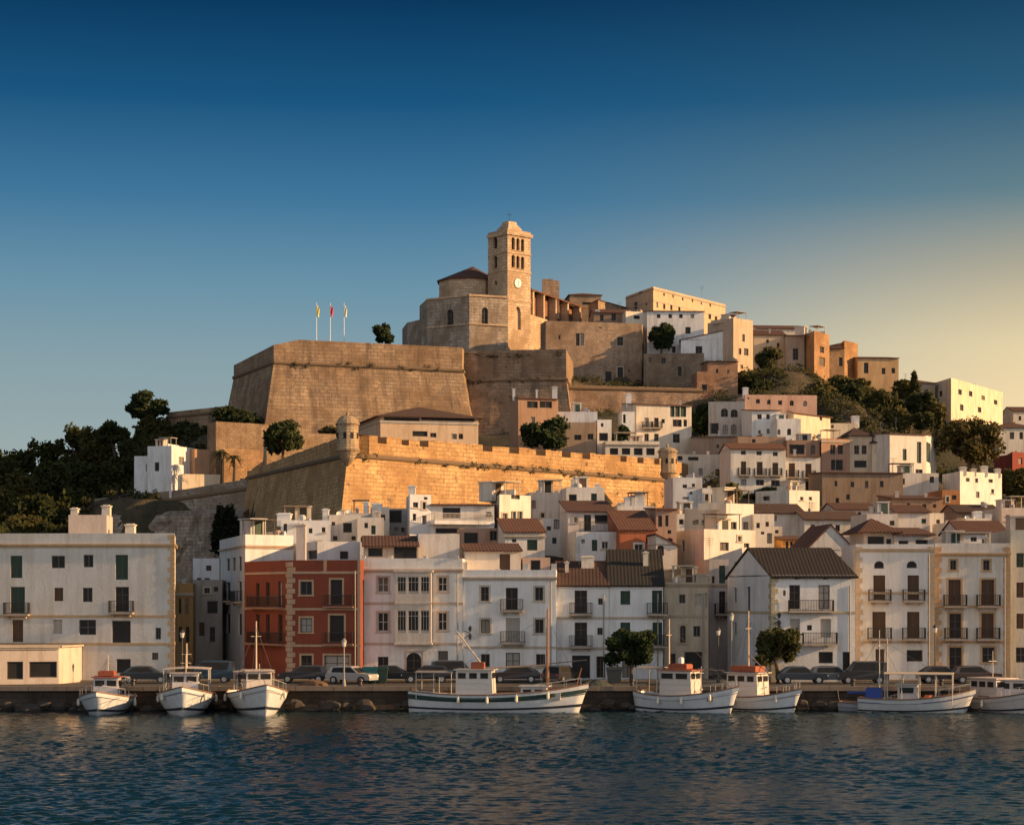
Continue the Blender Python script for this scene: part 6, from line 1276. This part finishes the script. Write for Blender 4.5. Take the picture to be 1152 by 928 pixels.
def place_car(T, px, Y, yaw, label):
    T.location = (X(px, Y), Y, QZ + .01); T.rotation_euler = (0, 0, yaw); T['label'] = label
protos = {}
for k, (px, Y, yaw, key, c, lab) in enumerate([(396, 167.3, -25, 'hatch', (.42, .40, .38), 'silver car with lit front parked in front of the red building'), (443, 169.4, 0, 'sedan', (.02, .022, .03), 'dark car parked left of the fishing boat stern'), (480, 169.2, 180, 'hatch', (.03, .03, .035), 'black hatchback parked behind the stern canopy of the long boat'),
      (512, 169.5, 0, 'van', (.05, .05, .055), 'dark van parked behind the long boat deckhouse'), (580, 169.3, 180, 'sedan', (.06, .05, .05), 'dark brownish saloon behind the boom of the long boat'), (632, 169.3, 60, 'hatch', (.035, .035, .04), 'dark car parked behind the mast of the long boat'), (342, 169.6, 180, 'hatch', (.05, .05, .06), 'dark hatchback at the corner of the red building'),
      (902, 167.5, 0, 'sedan', (.05, .065, .085), 'blue-grey car in front of the clipped square tree'), (938, 167.6, 0, 'hatch', (.11, .12, .13), 'grey hatchback below the gabled house'), (970, 167.4, 180, 'van', (.05, .05, .055), 'dark grey van right of the gabled house'), (1098, 168, 0, 'hatch', (.10, .07, .06), 'dark red-brown car near the right edge'), (1060, 168.3, 0, 'sedan', (.04, .04, .045), 'black saloon in front of the house with orange corners'),
      (165, 168.3, 0, 'sedan', (.04, .05, .06), 'dark saloon behind the left boats'), (236, 168.8, 180, 'van', (.03, .06, .09), 'dark blue van at the mouth of the dark alley')]):
    pk = (key,)
    if pk not in protos: T = make_car(lab, c, key); protos[pk] = T
    else:
        T = copy_tree(protos[pk]); 
    for ch in [q for q in COL.objects if q.parent == T and q.name.startswith('body')]:
        ch.data = ch.data.copy(); ch.data.materials[0] = paint(c, .28, .1, name='car_paint', var=.1)
    place_car(T, px, Y, R(yaw), lab)

# ================================================================== street furniture
def lamp_post(label, px, Y, h, two=False, c=(.05, .05, .05)):
    x = X(px, Y); T = thing('street_lamp', (x, Y, QZ), label, 'street lamp'); m = MB(); m.lathe(x, Y, [(.16, QZ), (.14, QZ + .4), (.07, QZ + .6), (.05, QZ + h - .5)], 10); m.build('post', paint(c, .5), T)
    m = MB(); m.lathe(x, Y, [(.05, QZ + h - .5), (.13, QZ + h - .45), (.20, QZ + h - .05)], 8); m.build('lantern', paint((.65, .62, .55), .3), T); m = MB(); m.lathe(x, Y, [(.24, QZ + h - .045), (.14, QZ + h + .12), (.02, QZ + h + .22)], 8); m.build('lantern_cap', paint(c, .5), T)
lamp_post('tall pale quayside lamp post in front of the red building', 387, 162.6, 3.6, c=(.30, .27, .24)); lamp_post('dark street lamp in the alley mouth left of the gabled house', 808, 169, 4.4); lamp_post('street lamp left of the square clipped tree', 823, 168.5, 5.6, c=(.3, .28, .25)); lamp_post('street lamp on the left quay beside the alley', 205, 169, 4.2); lamp_post('street lamp by the right houses', 1052, 169.5, 4.6)
for lab, px, py, Y in (('ornate black wall lantern right of the bay window house', 529, 716, 174.8), ('black wall lantern on the corner of the gabled house', 876, 701, 171)):
    x = X(px, Y); z = Z(py, Y); T = thing('wall_lantern', (x, Y, z), lab, 'lantern'); m = MB(); m.tube((x - .5, Y, z - .1), (x, Y - .3, z + .25), .03, n=5); m.tube((x - .5, Y, z + .5), (x, Y - .3, z + .3), .03, n=5); m.build('bracket', paint(IRON, .5), T)
    m = MB(); m.lathe(x, Y - .35, [(.08, z - .25), (.17, z + .1), (.04, z + .3)], 6); m.lathe(x, Y - .35, [(.08, z + .45), (.17, z + .75), (.04, z + .95)], 6); m.build('lantern', paint((.05, .05, .05), .3), T)
for lab, px, Y, c in (('teal rubbish container right of the silver car', 416, 167.6, (.01, .10, .12)), ('dark green rubbish container beside the teal one', 428, 167.9, (.02, .05, .04)), ('dark container under the small clipped tree', 691, 167.5, (.04, .05, .05))):
    x = X(px, Y); T = thing('rubbish_container', (x, Y, QZ), lab, 'container'); m = MB(); m.hexa([(x - .5, Y - .4, QZ + .15), (x + .5, Y - .4, QZ + .15), (x + .5, Y + .4, QZ + .15), (x - .5, Y + .4, QZ + .15), (x - .62, Y - .5, QZ + 1.15), (x + .62, Y - .5, QZ + 1.15), (x + .62, Y + .5, QZ + 1.15), (x - .62, Y + .5, QZ + 1.15)]); m.build('bin', paint(c, .5), T)
    m = MB(); m.hexa([(x - .66, Y - .54, QZ + 1.16), (x + .66, Y - .54, QZ + 1.16), (x + .66, Y + .54, QZ + 1.16), (x - .66, Y + .54, QZ + 1.16), (x - .6, Y - .3, QZ + 1.38), (x + .6, Y - .3, QZ + 1.38), (x + .6, Y + .3, QZ + 1.38), (x - .6, Y + .3, QZ + 1.38)]); m.build('lid', paint(dk(c, .8), .5), T)
    for a in (-.4, .4):
        m = MB(); m.tube((x + a, Y - .3, QZ), (x + a, Y - .3, QZ + .16), .06, n=8); m.build('caster', paint(IRON, .6), T)
# mooring bollards, one mesh copied
bx = [-30, -21.5, -12, -2, 9.5, 14, 19, 27, 34]
bo = None
for k, xx in enumerate(bx):
    if bo is None:
        m = MB(); m.lathe(0, 0, [(.20, 0), (.15, .08), (.13, .35), (.22, .42), (.20, .52), (.05, .56)], 12); bo = m.build('bollard', paint((.06, .05, .045), .5, .5), None, smooth=False); o = bo
    else: o = bo.copy(); COL.objects.link(o)
    o.location = (xx, 161.9, QZ + .06); tag(o, 'short dark iron mooring bollard on the quay edge', 'bollard', 'mooring bollards along the quay edge')
# nets and gear on the quay
g = random.Random(4)
for k, (px, lab) in enumerate(((352, 'brown heap of fishing nets on the quay in front of the red building'), (668, 'dark heap of nets on the quay beside the long boat bow'), (745, 'heap of nets on the quay behind the orange roofed boat'))):
    m = MB(); x = X(px, 163.4); Y = 163.4; n = 14; prof = [(1.3, 0), (1.15, .2), (.7, .38), (.2, .46)]
    rg_ = [[(x + r * g.uniform(.8, 1.15) * cos(2 * pi * q / n), Y + r * .6 * g.uniform(.8, 1.15) * sin(2 * pi * q / n), QZ + z * g.uniform(.85, 1.2) + (0 if i else .01)) for q in range(n)] for i, (r, z) in enumerate(prof)]
    for i in range(3):
        for q in range(n): m.face([rg_[i][q], rg_[i][(q + 1) % n], rg_[i + 1][(q + 1) % n], rg_[i + 1][q]])
    m.face(rg_[3]); o = m.build('fishing_net', paint([(.16, .09, .05), (.05, .06, .05), (.12, .10, .07)][k], .95), None, smooth=True); tag(o, lab, 'fishing net')
S.render.engine = 'CYCLES'

for o in COL.objects:
    for k_ in ('_b', '_z'):
        if k_ in o: del o[k_]
